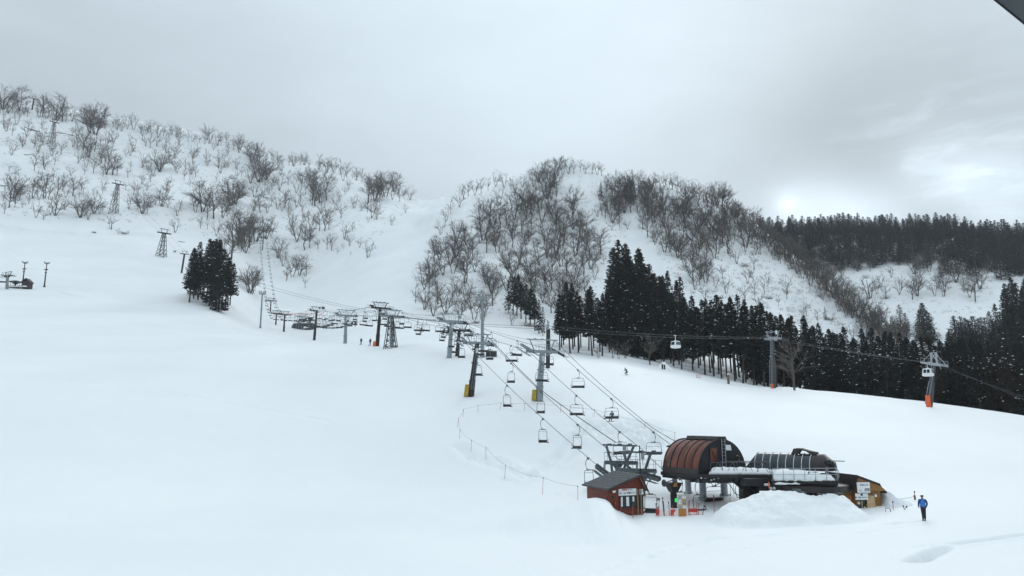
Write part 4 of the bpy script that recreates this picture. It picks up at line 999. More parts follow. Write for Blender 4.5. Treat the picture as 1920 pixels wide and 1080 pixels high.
# light masts
def light_mast(pb, pt, label, ringr=1.5, small=False):
    b = gp(*pb); t = at(pt[0], pt[1], b.y); top = t - b; e = empty('light_mast', b, label, 'light mast', 'floodlight masts')
    mb = MB(); mb.tube([Vector((0, 0, -1)), top], .36 if not small else .3, 12, r2=.26 if not small else .14); mb.tube([top * .0, top * .03], .5, 12); mb.build('pole', GREYM if not small else DARKM, e)
    mb = MB()
    if not small:
        for z in (0, .55): mb.tube([top + Vector(p) for p in circ((0, 0), ringr, 16, z - .3)] + [top + Vector(circ((0, 0), ringr, 16, z - .3)[0])], .07, 5)
        for p in circ((0, 0), ringr, 8, -.3): mb.bar(top + Vector(p), top + Vector(p) + UZ * .9, .06); mb.bar(top + Vector(p), top - UZ * .3, .08)
        mb.build('ring_platform', GREYM, e)
    mb = MB()
    for k, p in enumerate(circ((0, 0), ringr if not small else .7, 8 if not small else 3, .7 if not small else 0)):
        c = top + Vector(p); out = Vector((p[0], p[1], 0)).normalized(); ax = (out * .8 - UZ * .6).normalized(); mb.lathe(c, [(.1, -.25), (.24 if not small else .5, 0), (.27 if not small else .6, .12)], 10, ax)
        if small: mb.bar(top, c, .12)
    mb.build('floodlights', mat('lamp_metal', (.30, .32, .33), .4, .3, .15, 4), e)
    if small:
        mb = MB(); mb.box(top * .72, (1.4, .3, .4)); mb.box(top * .6, (.7, .5, .3)); mb.build('junction_box', DARKM, e)
light_mast((488, 615), (492, 550), 'grey round light mast with a ring platform, on the left slope', 1.35)
light_mast((904, 670), (905, 560), 'tall grey light mast with a ring platform in front of the wood', .95)
light_mast((42, 536), (47, 492), 'thin floodlight mast by the small brown hut at the left edge', 1, True)
light_mast((83, 538), (88, 493), 'thin floodlight mast standing alone at the left', 1, True)

# ------------------------------------------------------------------ stations
def fin(mb, name, material, e, smooth=False, parent=None):
    """mb holds world coordinates; the part is stored relative to its thing"""
    O = e.location; mb.v = [(v[0] - O.x, v[1] - O.y, v[2] - O.z) for v in mb.v]
    return mb.build(name, material, parent or e, smooth)
def snow_ribbon(mb, a, b, depthv, h0, h1, n=14, seed=1, over=.06):
    """a lumpy slab of snow lying between a and b, depthv across"""
    rnd = random.Random(seed); m = 4; vs = []
    for i in range(n + 1):
        t = i / n; p = a.lerp(b, t); hh = h0 + (h1 - h0) * t + rnd.uniform(-.07, .07)
        end = .35 if i in (0, n) else 1
        for (w, z) in [(-over, -.02 + rnd.uniform(-.05, .02)), (-over * 1.4, .5 * hh * end), (.12, .93 * hh * end), (.5, hh * end), (.88, .93 * hh * end), (1 + over, .5 * hh * end), (1 + over, -.02)]:
            vs.append(p + depthv * (w + rnd.uniform(-.02, .02)) + UZ * z)
    k = 7; fs = [(i * k + j, i * k + j + 1, (i + 1) * k + j + 1, (i + 1) * k + j) for i in range(n) for j in range(k - 1)] + [tuple(range(k))[::-1], tuple(n * k + j for j in range(k))]
    fs += [((i + 1) * k, (i + 1) * k + k - 1, i * k + k - 1, i * k) for i in range(n)]
    mb.add(vs, fs); return mb
ACR = mat('brown_acrylic', (.050, .014, .010), .09, 0, .3, .7, col2=(.26, .075, .040), stretch=(1, 1, .35))  # lighter streaks paint the shell's patchy reflections into its colour
DBR = mat('dark_brown_panel', (.026, .019, .018), .45, .1, .25, 1.5)
BLK = mat('black_steel', (.014, .014, .016), .5, .2, .3, 2)
BLUEG = mat('blue_black_glazing', (.018, .028, .038), .12, 0, .35, 1.2)
SILV = mat('silver_trim', (.55, .58, .60), .4, .3, .1, 4)
GALV = mat('galvanised_rail', (.30, .33, .35), .45, .4, .15, 4)
GREYSNOW = mat('grey_snow', (.60, .63, .66), .8, 0, .12, .8, bump=.6, bscale=4, col2=(.78, .80, .82))  # greyer than the other snow, mottled in greys
def railing(mb, pts, h=1.05, bulge=0.0, step=1.1, r=.028, mid=True, bv=None):
    for a, b in zip(pts[:-1], pts[1:]):
        n = max(1, int((b - a).length / step)); bv_ = bv or Vector((0, 0, 0))
        mb.tube([a + UZ * h, b + UZ * h], r, 6)
        if mid: mb.tube([a + UZ * h * .5 + bv_ * bulge, b + UZ * h * .5 + bv_ * bulge], r * .8, 6)
        for i in range(n + 1):
            q = a.lerp(b, i / n); mb.tube([q, q + UZ * h * .3 + bv_ * bulge * .8, q + UZ * h * .7 + bv_ * bulge, q + UZ * h], r, 5)
u = Vector((-.403, .915, 0)); v = Vector((.915, .403, 0))
def build_dome():
    C = at(1355, 889, 70); g0 = H(C.x, C.y)
    e = empty('lift_station', (C.x, C.y, g0), 'quad lift station with a ribbed brown barrel dome on a black steel deck', 'lift station')
    hw, hh, LN = 2.62, 3.05, 5.5; N = 22
    def arch(t, off=0.0, n=N):
        return [C + u * t + v * ((hw + off) * math.cos(math.pi * i / n)) + UZ * (max(0, math.sin(math.pi * i / n)) ** .92 * (hh + off) + .0) for i in range(n + 1)]
    mb = MB(); A0, A1, B0, B1 = arch(0.02), arch(LN), arch(0.02, -.05), arch(LN, -.05); n = N + 1
    mb.add(A0 + A1 + B0 + B1, [(i, i + 1, n + i + 1, n + i) for i in range(N)] + [(2 * n + i, 3 * n + i, 3 * n + i + 1, 2 * n + i + 1) for i in range(N)] + [(i, 2 * n + i, 2 * n + i + 1, i + 1) for i in range(N)])
    fin(mb, 'dome_shell', ACR, e, True)
    for k in range(6):
        mb = MB(); mb.tube(arch(.02 + (LN - .04) * k / 5, .03), .05 if k else .09, 5); fin(mb, 'rib', BLK, e)
    mb = MB(); fc = arch(0.0, -.02); mb.prism(fc, -u * .08); fin(mb, 'end_wall', BLK, e)
    mb = MB(); fc = arch(LN - .1, -.06); mb.prism(fc, u * .06); fin(mb, 'rear_wall', BLK, e)
    mb = MB(); mb.box(C + u * LN / 2 - v * (hw + .04) + UZ * .22, (.08, LN + .1, .5), (v, u, UZ)); mb.box(C + u * LN / 2 + v * (hw + .04) + UZ * .22, (.08, LN + .1, .5), (v, u, UZ)); fin(mb, 'skirt', DBR, e)
    mb = MB(); T = C + UZ * (hh + .02); mb.hexa([T - v * .55 - u * .15, T + v * .55 - u * .15, T + v * .55 + u * (LN * .82), T - v * .55 + u * (LN * .82), T - v * .42 - u * .15 + UZ * .3, T + v * .42 - u * .15 + UZ * .3, T + v * .42 + u * (LN * .82) + UZ * .3, T - v * .42 + u * (LN * .82) + UZ * .3]); fin(mb, 'ridge_vent', DBR, e)
    def face(s, z, o=-.1): return C + v * s + UZ * z - u * (-o)
    mb = MB(); mb.box(C - v * 1.0 + UZ * 1.75 - u * .11, (.75, .04, 1.15), (v, u, UZ)); fin(mb, 'end_window', mat('brown_pane', (.20, .065, .035), .15, 0, .3, 1.5, col2=(.10, .03, .02)), e)
    mb = MB()
    for s in (-1.39, -.61): mb.bar(C + v * s + UZ * .1 - u * .13, C + v * s + UZ * 2.4 - u * .13, .05)
    mb.bar(C - v * 1.39 + UZ * 2.4 - u * .13, C - v * .61 + UZ * 2.4 - u * .13, .05); mb.bar(C - v * 1.3 + UZ * 2.2 - u * .14, C - v * .65 + UZ * 1.3 - u * .14, .04); fin(mb, 'door_frame', DARKM, e)
    mb = MB()
    for s in (-.12, .26): mb.bar(C + v * s + UZ * .55 - u * .22, C + v * s + UZ * 3.15 - u * .22, .05)
    for k in range(8): mb.bar(C - v * .12 + UZ * (.7 + k * .32) - u * .22, C + v * .26 + UZ * (.7 + k * .32) - u * .22, .035)
    fin(mb, 'ladder', GALV, e)
    mb = MB(); q = C + v * .72 + UZ * 2.35 - u * .12; mb.hexa([q - v * .3 - UZ * .22, q + v * .33 - UZ * .24, q + v * .33 - UZ * .24 + u * .04, q - v * .3 - UZ * .22 + u * .04, q - v * .3 + UZ * .26, q + v * .25 + UZ * .24, q + v * .25 + UZ * .24 + u * .04, q - v * .3 + UZ * .26 + u * .04]); fin(mb, 'vent_hatch', WHITEP, e)
    mb = MB(); mb.tube([C + v * 1.55 + UZ * 1.6 - u * .13, C + v * 1.7 + UZ * 1.66 - u * .16, C + v * 1.9 + UZ * 1.5 - u * .13], .035, 5); mb.box(C + v * 1.85 + UZ * 1.25 - u * .12, (.1, .05, .1), (v, u, UZ)); fin(mb, 'handle', mat('brass', (.45, .33, .16), .4, .5, .2, 5), e)
    # deck and girders
    mb = MB(); mb.box(C + u * 2.6 - UZ * .18, (5.6, 6.2, .32), (v, u, UZ)); mb.box(C + u * 2.4 - UZ * .48, (2.6, 6.8, .32), (v, u, UZ))
    for s in (-2.4, -1.2, 0, 1.2, 2.4): mb.bar(C + v * s - u * .5 - UZ * .45, C + v * s + u * 5.9 - UZ * .45, .16, .3)
    a, b = at(1310, 893, 69.0), at(1446, 893, 66.5); mb.bar(a + UZ * .05, b + UZ * .05, 2.0, .30); mb.bar(a - UZ * .35 - v * .2, b - UZ * .35, .5, .4); mb.bar(a - UZ * .45 + u * 1.2, b - UZ * .45 + u * 1.0, .3, .3)
    fin(mb, 'deck', BLK, e)
    mb = MB(); d = (b - a).normalized(); sv = Vector((-d.y, d.x, 0)) * 1.5; snow_ribbon(mb, a.lerp(b, .17) + UZ * .2 - sv * .5, b + UZ * .2 - sv * .5, sv, .62, .48, 18, 3); fin(mb, 'snow_layer', SNOW, e, True)
    mb = MB(); fr_ = [a.lerp(b, .20) - sv * .55 + UZ * .15, b - sv * .55 + UZ * .15]; railing(mb, fr_, 1.1, 0, .95, .03, False)
    n = 4
    for i in range(n):
        p, q = fr_[0].lerp(fr_[1], i / n), fr_[0].lerp(fr_[1], (i + 1) / n); mb.bar(p, (p + q) / 2 + UZ * 1.1, .035); mb.bar((p + q) / 2 + UZ * 1.1, q, .035)
    railing(mb, [a.lerp(b, .3) + sv * .5 + UZ * .15, b + sv * .5 + UZ * .15], 1.1, 0, 1.2, .028, False); fin(mb, 'guard_rail', mat('dark_rail', (.10, .10, .11), .5, .3, .2, 3), e)
    # tension sheaves and hoses under the deck
    mb = MB(); rnd = random.Random(4)
    for k in range(9):
        q = at(1322 + k * 8, 900 + (k % 2) * 2, 68.2); mb.lathe(q, [(.20, 0), (.22, .05), (.20, .10)], 10, UY)
    fin(mb, 'guide_wheels', RUBBER, e); mb = MB()
    q = at(1244, 906, 68); mb.lathe(q, [(.30, 0), (.33, .06), (.30, .12)], 14, v); mb.bar(q, at(1262, 900, 69), .08)
    fin(mb, 'deflection_wheel', RUBBER, e)
    mb = MB()
    for p in [[(1330, 901), (1338, 912), (1352, 905)], [(1352, 898), (1368, 908), (1378, 925), (1392, 932), (1402, 928)], [(1360, 899), (1374, 904), (1392, 918), (1408, 930)], [(1382, 905), (1378, 918), (1382, 932), (1392, 935)]]:
        mb.tube([at(x, y, 67.9) for x, y in p], .035, 5)
    fin(mb, 'hoses', BLK, e)
    mb = MB()
    for k in range(11): q = at(1316 + k * 8 + rnd.uniform(-2, 2), 897 + rnd.uniform(-1, 4), 67.95); mb.lathe(q, [(.02, -.06), (rnd.uniform(.06, .13), -.03), (.07, .05), (.01, .09)], 7)
    fin(mb, 'snow_clumps', SNOW, e, True)
    # legs
    g = lambda p: Vector((p.x, p.y, H(p.x, p.y) - .4))
    mb = MB(); t = at(1262, 905, 69.5); b_ = g(t); mb.tube([b_, t], .29, 14); mb.hexa([t - v * .29 - u * .29 - UZ * .8, t + v * .29 - u * .29 - UZ * .8, t + v * .29 + u * .29 - UZ * .8, t - v * .29 + u * .29 - UZ * .8, t - v * .68 - u * .5, t + v * .68 - u * .5, t + v * .68 + u * .5, t - v * .68 + u * .5]); fin(mb, 'leg', BLK, e)
    mb = MB(); t = at(1403, 896, 68); b_ = g(t); mb.box((t + b_) / 2, (1.45, 1.2, (t - b_).z), (UX, UY, UZ)); t2 = at(1385, 903, 67.2); mb.bar(t2, at(1408, 932, 67.2), .16); mb.bar(t2 + UX * .5, at(1418, 925, 67.2), .10); mb.bar(at(1370, 893, 67.6), at(1392, 915, 67.6), .35); fin(mb, 'leg', BLK, e)
    for (px, y, r) in [(1290, 76, .30), (1317, 73, .32), (1357, 74, .33)]:
        mb = MB(); t = at(px, 900, y); b_ = g(t); mb.tube([b_, t], r, 14); mb.lathe(Vector((b_.x, b_.y, H(b_.x, b_.y) + .12)), [(r * 1.35, -.1), (r * 1.35, .0), (r * 1.02, .08)], 14)
        if px == 1357:
            for s in (-.15, .15): mb.bar(b_ + Vector((.75 + s, 0, 0)), t + Vector((.75 + s, 0, 0)), .04)
        fin(mb, 'leg', mat('pale_galvanised', (.40, .44, .47), .5, .2, .12, 3), e)
    mb = MB(); mb.box(at(1265, 909, 69.0), (.44, .05, .30)); q = fin(mb, 'warning_sign', YELLOW, e)
    mb = MB(); mb.box(at(1267.3, 909.2, 68.96), (.18, .04, .2)); fin(mb, 'sign_mark', REDM, e, parent=q)
    mb = MB(); mb.lathe(at(1267.5, 938, 68.9), [(.09, -.16), (.12, 0), (.09, .16)], 10); gm = mat('green_lamp', (.02, .45, .08), .4, 0, .05, 3)
    gm.node_tree.nodes['Principled BSDF'].inputs['Emission Color'].default_value = (.03, .9, .15, 1); gm.node_tree.nodes['Principled BSDF'].inputs['Emission Strength'].default_value = .45; fin(mb, 'signal_lamp', gm, e)
build_dome()

def build_motor():
    u2 = Vector((-.80, .60, 0)); v2 = Vector((.60, .80, 0))
    P = at(1519, 883, 65); C = P + v2 * 1.15; e = empty('lift_station', (C.x, C.y, H(C.x, C.y)), 'double lift drive station with a blue-black glazed barrel, silver ribs and a snowed-in deck', 'lift station')
    hw, hh, LN = 1.15, 1.38, 4.75; N = 14
    def arch(t, k=1.0, off=0, z0=0): return [C + u2 * t + v2 * (-(hw * k + off) * math.cos(math.pi * i / N)) + UZ * ((hh * k + off) * math.sin(math.pi * i / N) ** .9 + z0) for i in range(N + 1)]
    n = N + 1
    mb = MB(); mb.add(arch(0) + arch(LN), [(i, i + 1, n + i + 1, n + i) for i in range(N)]); fin(mb, 'glazed_barrel', BLUEG, e, True)
    for k in range(8): mb = MB(); mb.tube(arch(.03 + (LN - .06) * k / 7, 1, .02), .035, 5); fin(mb, 'rib', SILV, e)
    mb = MB(); tip = C + u2 * (LN + 1.0) - v2 * hw * .7 + UZ * .02; tip2 = C + u2 * (LN + 1.0) + v2 * hw * .7 + UZ * .02; A = arch(LN)
    mb.add(A + [tip, tip2], [(i, i + 1, n if i < N // 2 else n + 1) for i in range(N)] + [(N // 2, n + 1, n)]); fin(mb, 'tapered_end', DBR, e)
    mb = MB(); A, B, D = arch(0), arch(-.95), [q for q in arch(-1.75, .55, 0)]
    mb.add(A + B + D, [(i + 1, i, n + i, n + i + 1) for i in range(N)] + [(n + i + 1, n + i, 2 * n + i, 2 * n + i + 1) for i in range(N)] + [tuple(2 * n + i for i in range(n))]); fin(mb, 'motor_hood', DBR, e, True)
    mb = MB(); Q = C - u2 * 1.35 - v2 * .72 + UZ * .75; mb.lathe(Q, [(.26, 0), (.22, .22), (.05, .25)], 14, (-v2 - u2 * .6).normalized()); mb.box(C - u2 * 1.6 - v2 * .5 + UZ * .35, (.6, .3, .5), (u2, v2, UZ)); fin(mb, 'fan_opening', BLK, e)
    mb = MB(); T = C + UZ * hh; 
    for s in (-.35, .35):
        mb.prism([T + u2 * 1.75 + v2 * s - UZ * .05, T + u2 * 1.5 + v2 * s + UZ * .42, T + u2 * .95 + v2 * s + UZ * .45, T + u2 * -.35 + v2 * s + UZ * .12, T - u2 * .45 + v2 * s - UZ * .05, T + u2 * .15 + v2 * s - UZ * .02, T + u2 * .45 + v2 * s + UZ * .2, T + u2 * .95 + v2 * s + UZ * .3, T + u2 * 1.2 + v2 * s - UZ * .05], v2 * .06)
    mb.bar(T + u2 * 1.25 + UZ * .44, T - u2 * .3 + UZ * .14, .75, .05, UZ); fin(mb, 'roof_hatch', DBR, e)
    mb = MB(); mb.bar(C - u2 * 1.6 - v2 * .3 + UZ * .85, C - u2 * 2.6 - v2 * .3 + UZ * .85, .25, .08); fin(mb, 'bracket', GALV, e)
    # deck, snow, rails
    a, b = at(1447, 901, 64.2), at(1572, 901, 62.8); d = (b - a).normalized(); dv = Vector((-d.y, d.x, 0)) * 3.6
    mb = MB(); mb.hexa([a - UZ * .25, b - UZ * .25, b + dv - UZ * .25, a + dv - UZ * .25, a, b, b + dv, a + dv]); mb.bar(a - UZ * .35 + dv * .15, b - UZ * .35 + dv * .15, .3, .25); mb.bar(a - UZ * .4 + dv * .6, b - UZ * .4 + dv * .6, .3, .3)
    mb.box(at(1425, 903, 66), (3.0, 1.6, .6)); mb.box(at(1437, 913, 66), (1.6, 1.2, .55)); fin(mb, 'deck', BLK, e)
    mb = MB(); snow_ribbon(mb, a + d * .2 + UZ * .01 + dv * .02, a.lerp(b, .60) + UZ * .01 + dv * .02, dv * .9, .80, .78, 12, 8, .02); snow_ribbon(mb, a.lerp(b, .58) + UZ * .012 + dv * .02, b - d * .25 + UZ * .012 + dv * .02, dv * .9, .60, .32, 9, 9, .02); fin(mb, 'snow_layer', SNOW, e, True)
    mb = MB(); bv = -dv.normalized(); railing(mb, [a + d * .1, b - d * .05], .98, .14, .78, .027, True, bv); railing(mb, [b - d * .05, b - d * .05 + dv * .5], .98, .14, .8, .027, True, d)
    railing(mb, [b - d * .7 + dv * .1, b - d * .7 + dv * .5], .98, 0, .8, .027); fin(mb, 'guard_rail', GALV, e)
    # round guard of the bull wheel
    W = at(1512, 912, 66.5); mb = MB(); mb.lathe(W - UZ * .27, [(3.45, 0), (3.5, .05), (3.5, .5), (3.42, .54), (.5, .6)], 40); fin(mb, 'bullwheel_guard', DBR, e, False)
    mb = MB(); mb.lathe(W - UZ * .42, [(2.6, 0), (2.7, .1), (2.6, .14)], 36); mb.tube([W - UZ * 1.4, W + UZ * .6], .35, 12); fin(mb, 'bullwheel', BLK, e)
    mb = MB(); rnd = random.Random(3)
    for (x0, x1, yy) in [(1455, 1500, 906.3), (1522, 1545, 905.5), (1548, 1572, 904)]:
        snow_ribbon(mb, at(x0, yy + 1, 63.9), at(x1, yy + 1, 63.6), Vector((0, .8, 0)), .10, .10, 6, x0)
    for (x0, x1, yy) in [(1528, 1535, 918.5), (1538, 1546, 919.5)]: snow_ribbon(mb, at(x0, yy + 1, 63.2), at(x1, yy + 1, 63.2), Vector((0, .4, 0)), .10, .08, 4, x0)
    fin(mb, 'snow_patches', SNOW, e, True)
    mb = MB()
    for (x0, y0, x1, y1) in [(1486, 917, 1570, 921), (1500, 921, 1575, 925), (1486, 917, 1512, 924), (1512, 924, 1530, 918), (1530, 918, 1545, 925), (1545, 925, 1566, 920), (1562, 915, 1573, 929)]: mb.bar(at(x0, y0, 63.5), at(x1, y1, 63.3), .10, .12)
    mb.bar(at(1500, 921, 64.6), at(1572, 922, 64.4), 1.2, .06); mb.bar(at(1532, 925.6, 62.9), at(1581, 924.6, 62.8), .07); fin(mb, 'service_platform', mat('dull_steel', (.13, .15, .16), .5, .4, .2, 3), e)
    mb = MB(); 
    for px in (1444.5, 1451): mb.lathe(at(px, 915.5, 64.4), [(.07, -.12), (.12, -.12), (.13, 0), (.12, .02), (.07, .02)], 12, UY)
    mb.tube([at(1433, 909, 64.6), at(1443, 909, 64.6)], .10, 8); fin(mb, 'rollers', SILV, e)
    mb = MB(); mb.tube([at(1441.5, 903, 64.2), at(1441, 912, 64.2), at(1444, 918, 64.2)], .035, 6); fin(mb, 'orange_cable', ORANGE, e)
    mb = MB(); g = W; mb.tube([Vector((g.x, g.y + .3, H(g.x, g.y) - .3)), W - UZ * .3], .45, 14); fin(mb, 'leg', BLK, e)
build_motor()

# gantries of the ropes just before the stations
def gantry(label, y, bar_, legs, beam, colpx, trains, crow, m=None):
    m = m or mat('blue_grey_steel', (.105, .125, .135), .5, .3, .2, 3)
    c = at(colpx, crow, y); b = Vector((c.x, c.y, H(c.x, c.y))); e = empty('rope_gantry', b, label, 'lift gantry', 'steel gantries before the stations')
    (x0, r0, x1, r1) = bar_
    mb = MB(); mb.bar(at(x0, r0, y), at(x1, r1, y), .2, .17)
    for t in (.2, .5, .8): q = at(x0 + (x1 - x0) * t, r0 - 1.3, y); mb.box(q, (.42, .25, .12))
    for (lx0, ly0, lx1, ly1) in legs: mb.bar(at(lx0, ly0, y), at(lx1, ly1, y), .24, .24)
    fin(mb, 'lifting_frame', m, e)
    mb = MB(); (x0, r0, x1, r1) = beam; A, B = at(x0, r0, y), at(x1, r1, y); mb.bar(A, B, .42, .38); mb.tube([c, b - UZ * .5], .27, 12)
    mb.prism([at(colpx - 12, r0 + 2, y - .05), at(colpx + 12, r0 + 2, y - .05), at(colpx + 4, r0 + 12, y - .05), at(colpx - 4, r0 + 12, y - .05)], UY * .3); fin(mb, 'post_and_beam', BLK if m is None else m, e)
    mb = MB()
    for k in range(7): q = A.lerp(B, (k + .5) / 7) + UZ * .2 - UY * .3; mb.bar(q, q + UZ * .85, .03)
    mb.bar(A + UZ * 1.05 - UY * .3, B + UZ * 1.05 - UY * .3, .032); mb.bar(A + UZ * .65 - UY * .3, B + UZ * .65 - UY * .3, .028)
    for s in (0, 1):
        q = (A, B)[s]; mb.tube([q + UZ * .1, q + UZ * 1.0 - UX * .05, q + UZ * 1.0 + UX * .55, q + UZ * .1 + UX * .55], .03, 5)
    fin(mb, 'guard_rail', m, e)
    for (p, q, n) in trains:
        P, Q = at(*p), at(*q); m1, m2 = MB(), MB(); m1.use(m); d = (Q - P); sheave(m1, m2, RUBBER, m, (P + Q) / 2, d, d.length, n, .24); m1.bar((P + Q) / 2 - UZ * .3, (A if (A - P).length < (B - P).length else B), .2)
        d = d.normalized(); sd = d.cross(UZ).normalized()
        for k in range(n // 2): r = P.lerp(Q, (k + .5) / (n // 2)); m1.box(r - UZ * .42 + sd * .2, (.5, .1, .2), (d, sd, UZ))
        a_, b_ = P - UZ * .65 + sd * .45, Q - UZ * .65 + sd * .45; m1.bar(a_, b_, .4, .04)
        ar = fin(m1, 'sheave_frame', None, e); o = fin(m2, 'wheels', RUBBER, e, parent=ar)
    return e
gantry('left blue-grey gantry with a V frame and a long sheave train over the red hut', 79.0, (1130, 834, 1194, 836), [(1137, 836, 1146, 868), (1146, 868, 1148, 888), (1188, 837, 1177, 862), (1177, 862, 1166, 888)], (1134, 867, 1195, 868), 1158,
       [((1119, 868, 78.0), (1147, 889, 74.8), 10), ((1180, 874, 78.6), (1206, 893, 75.5), 8)], 868)
gantry('middle blue-grey gantry with a V frame between the red hut and the brown dome', 75.5, (1161, 847, 1242, 849), [(1169, 848, 1178, 876), (1178, 876, 1182, 888), (1220, 850, 1210, 880), (1210, 880, 1210, 902)], (1160, 881, 1230, 883), 1204,
       [((1208, 884, 75.2), (1238, 893, 73.0), 8)], 883)
gantry('right gantry bar standing just behind the brown dome', 80.0, (1250, 837, 1278, 838), [(1259, 838, 1262, 870)], (1256, 868, 1276, 869), 1264, [], 868)
def small_things():
    e = empty('equipment_box', at(1171, 841, 78.4), 'grey equipment box hung on the left gantry top bar', 'box'); mb = MB(); mb.box((0, 0, 0), (.36, .3, .42)); mb.bar((0, 0, .2), (0, .3, .5), .05); mb.build('casing', GALV, e)
    e = empty('equipment_box', at(1205, 855, 75.0), 'grey equipment box on a pole by the middle gantry', 'box'); mb = MB(); mb.box((0, 0, 0), (.3, .25, .6)); mb.build('casing', GALV, e)
    mb = MB(); mb.bar((-.25, .2, 1), (-.25, .2, -4.6), .09); mb.build('pole', DARKM, e)
small_things()

# ------------------------------------------------------------------ huts
def text_part(s, size, origin, xdir, zdir, m, parent, name='lettering', align='CENTER', bold=0.0):
    cu = bpy.data.curves.new(name, 'FONT'); cu.body = s; cu.size = size; cu.align_x = align; cu.align_y = 'CENTER'; cu.extrude = .004; cu.offset = bold
    to = bpy.data.objects.new('tmp', cu); COL.objects.link(to); dg = bpy.context.evaluated_depsgraph_get(); dg.update()
    me = bpy.data.meshes.new_from_object(to.evaluated_get(dg)); bpy.data.objects.remove(to)
    me.materials.clear(); me.materials.append(m)
    yd = zdir.cross(xdir)
    M = Matrix((xdir, zdir, xdir.cross(zdir))).transposed().to_4x4(); M.translation = origin; me.transform(M); me.name = name
    o = link_mesh(name, me, parent); return o
def hut(name, label, G1, a, b, w, L, tr, ze, za, zr, zb, wall, roofm, over_a, over_b, trim):
    """G1 left gable corner (world, z ignored); a along the gable, b back; tr ridge position on the gable"""
    e = empty(name, (G1.x, G1.y, zb), label, 'hut'); O = Vector((G1.x, G1.y, 0))
    P = lambda s, t, z: O + a * s + b * t + UZ * z
    mb = MB(); pent = [P(0, 0, zb - .5), P(w, 0, zb - .5), P(w, 0, zr), P(tr, 0, za), P(0, 0, ze)]; mb.prism(pent, b * L); fin(mb, 'wall', wall, e)
    # roof slabs
    def slab(s0, z0, s1, z1, th=.12):
        k = (z1 - z0) / (s1 - s0); nrm = Vector((0, 0, 1))
        p = [P(s0, -over_b, z0 + .02), P(s1, -over_b, z1 + .02), P(s1, L + over_b * .6, z1 + .02), P(s0, L + over_b * .6, z0 + .02)]
        return p + [q + UZ * th for q in p]
    kl = (za - ze) / tr; kr = (zr - za) / (w - tr)
    mb = MB(); mb.hexa(slab(-over_a, ze - kl * over_a + .06, tr, za + .06)); mb.hexa(slab(tr, za + .06, w + over_a * .5, zr + kr * over_a * .5 + .06))
    n = 9
    for i in range(n):
        s0 = -over_a + (tr + over_a) * i / n; z0 = ze + kl * s0 + .20; mb.bar(P(s0, -over_b, z0), P(s0, L + over_b * .6, z0), .03, .035)
    fin(mb, 'roof', roofm, e)
    mb = MB()
    for (s0, z0, s1, z1) in [(-over_a, ze - kl * over_a, tr, za), (tr, za, w + over_a * .5, zr + kr * over_a * .5)]: mb.bar(P(s0, -over_b - .03, z0 + .04), P(s1, -over_b - .03, z1 + .04), .05, .2, -b)
    fin(mb, 'barge_board', trim, e)
    return e, P
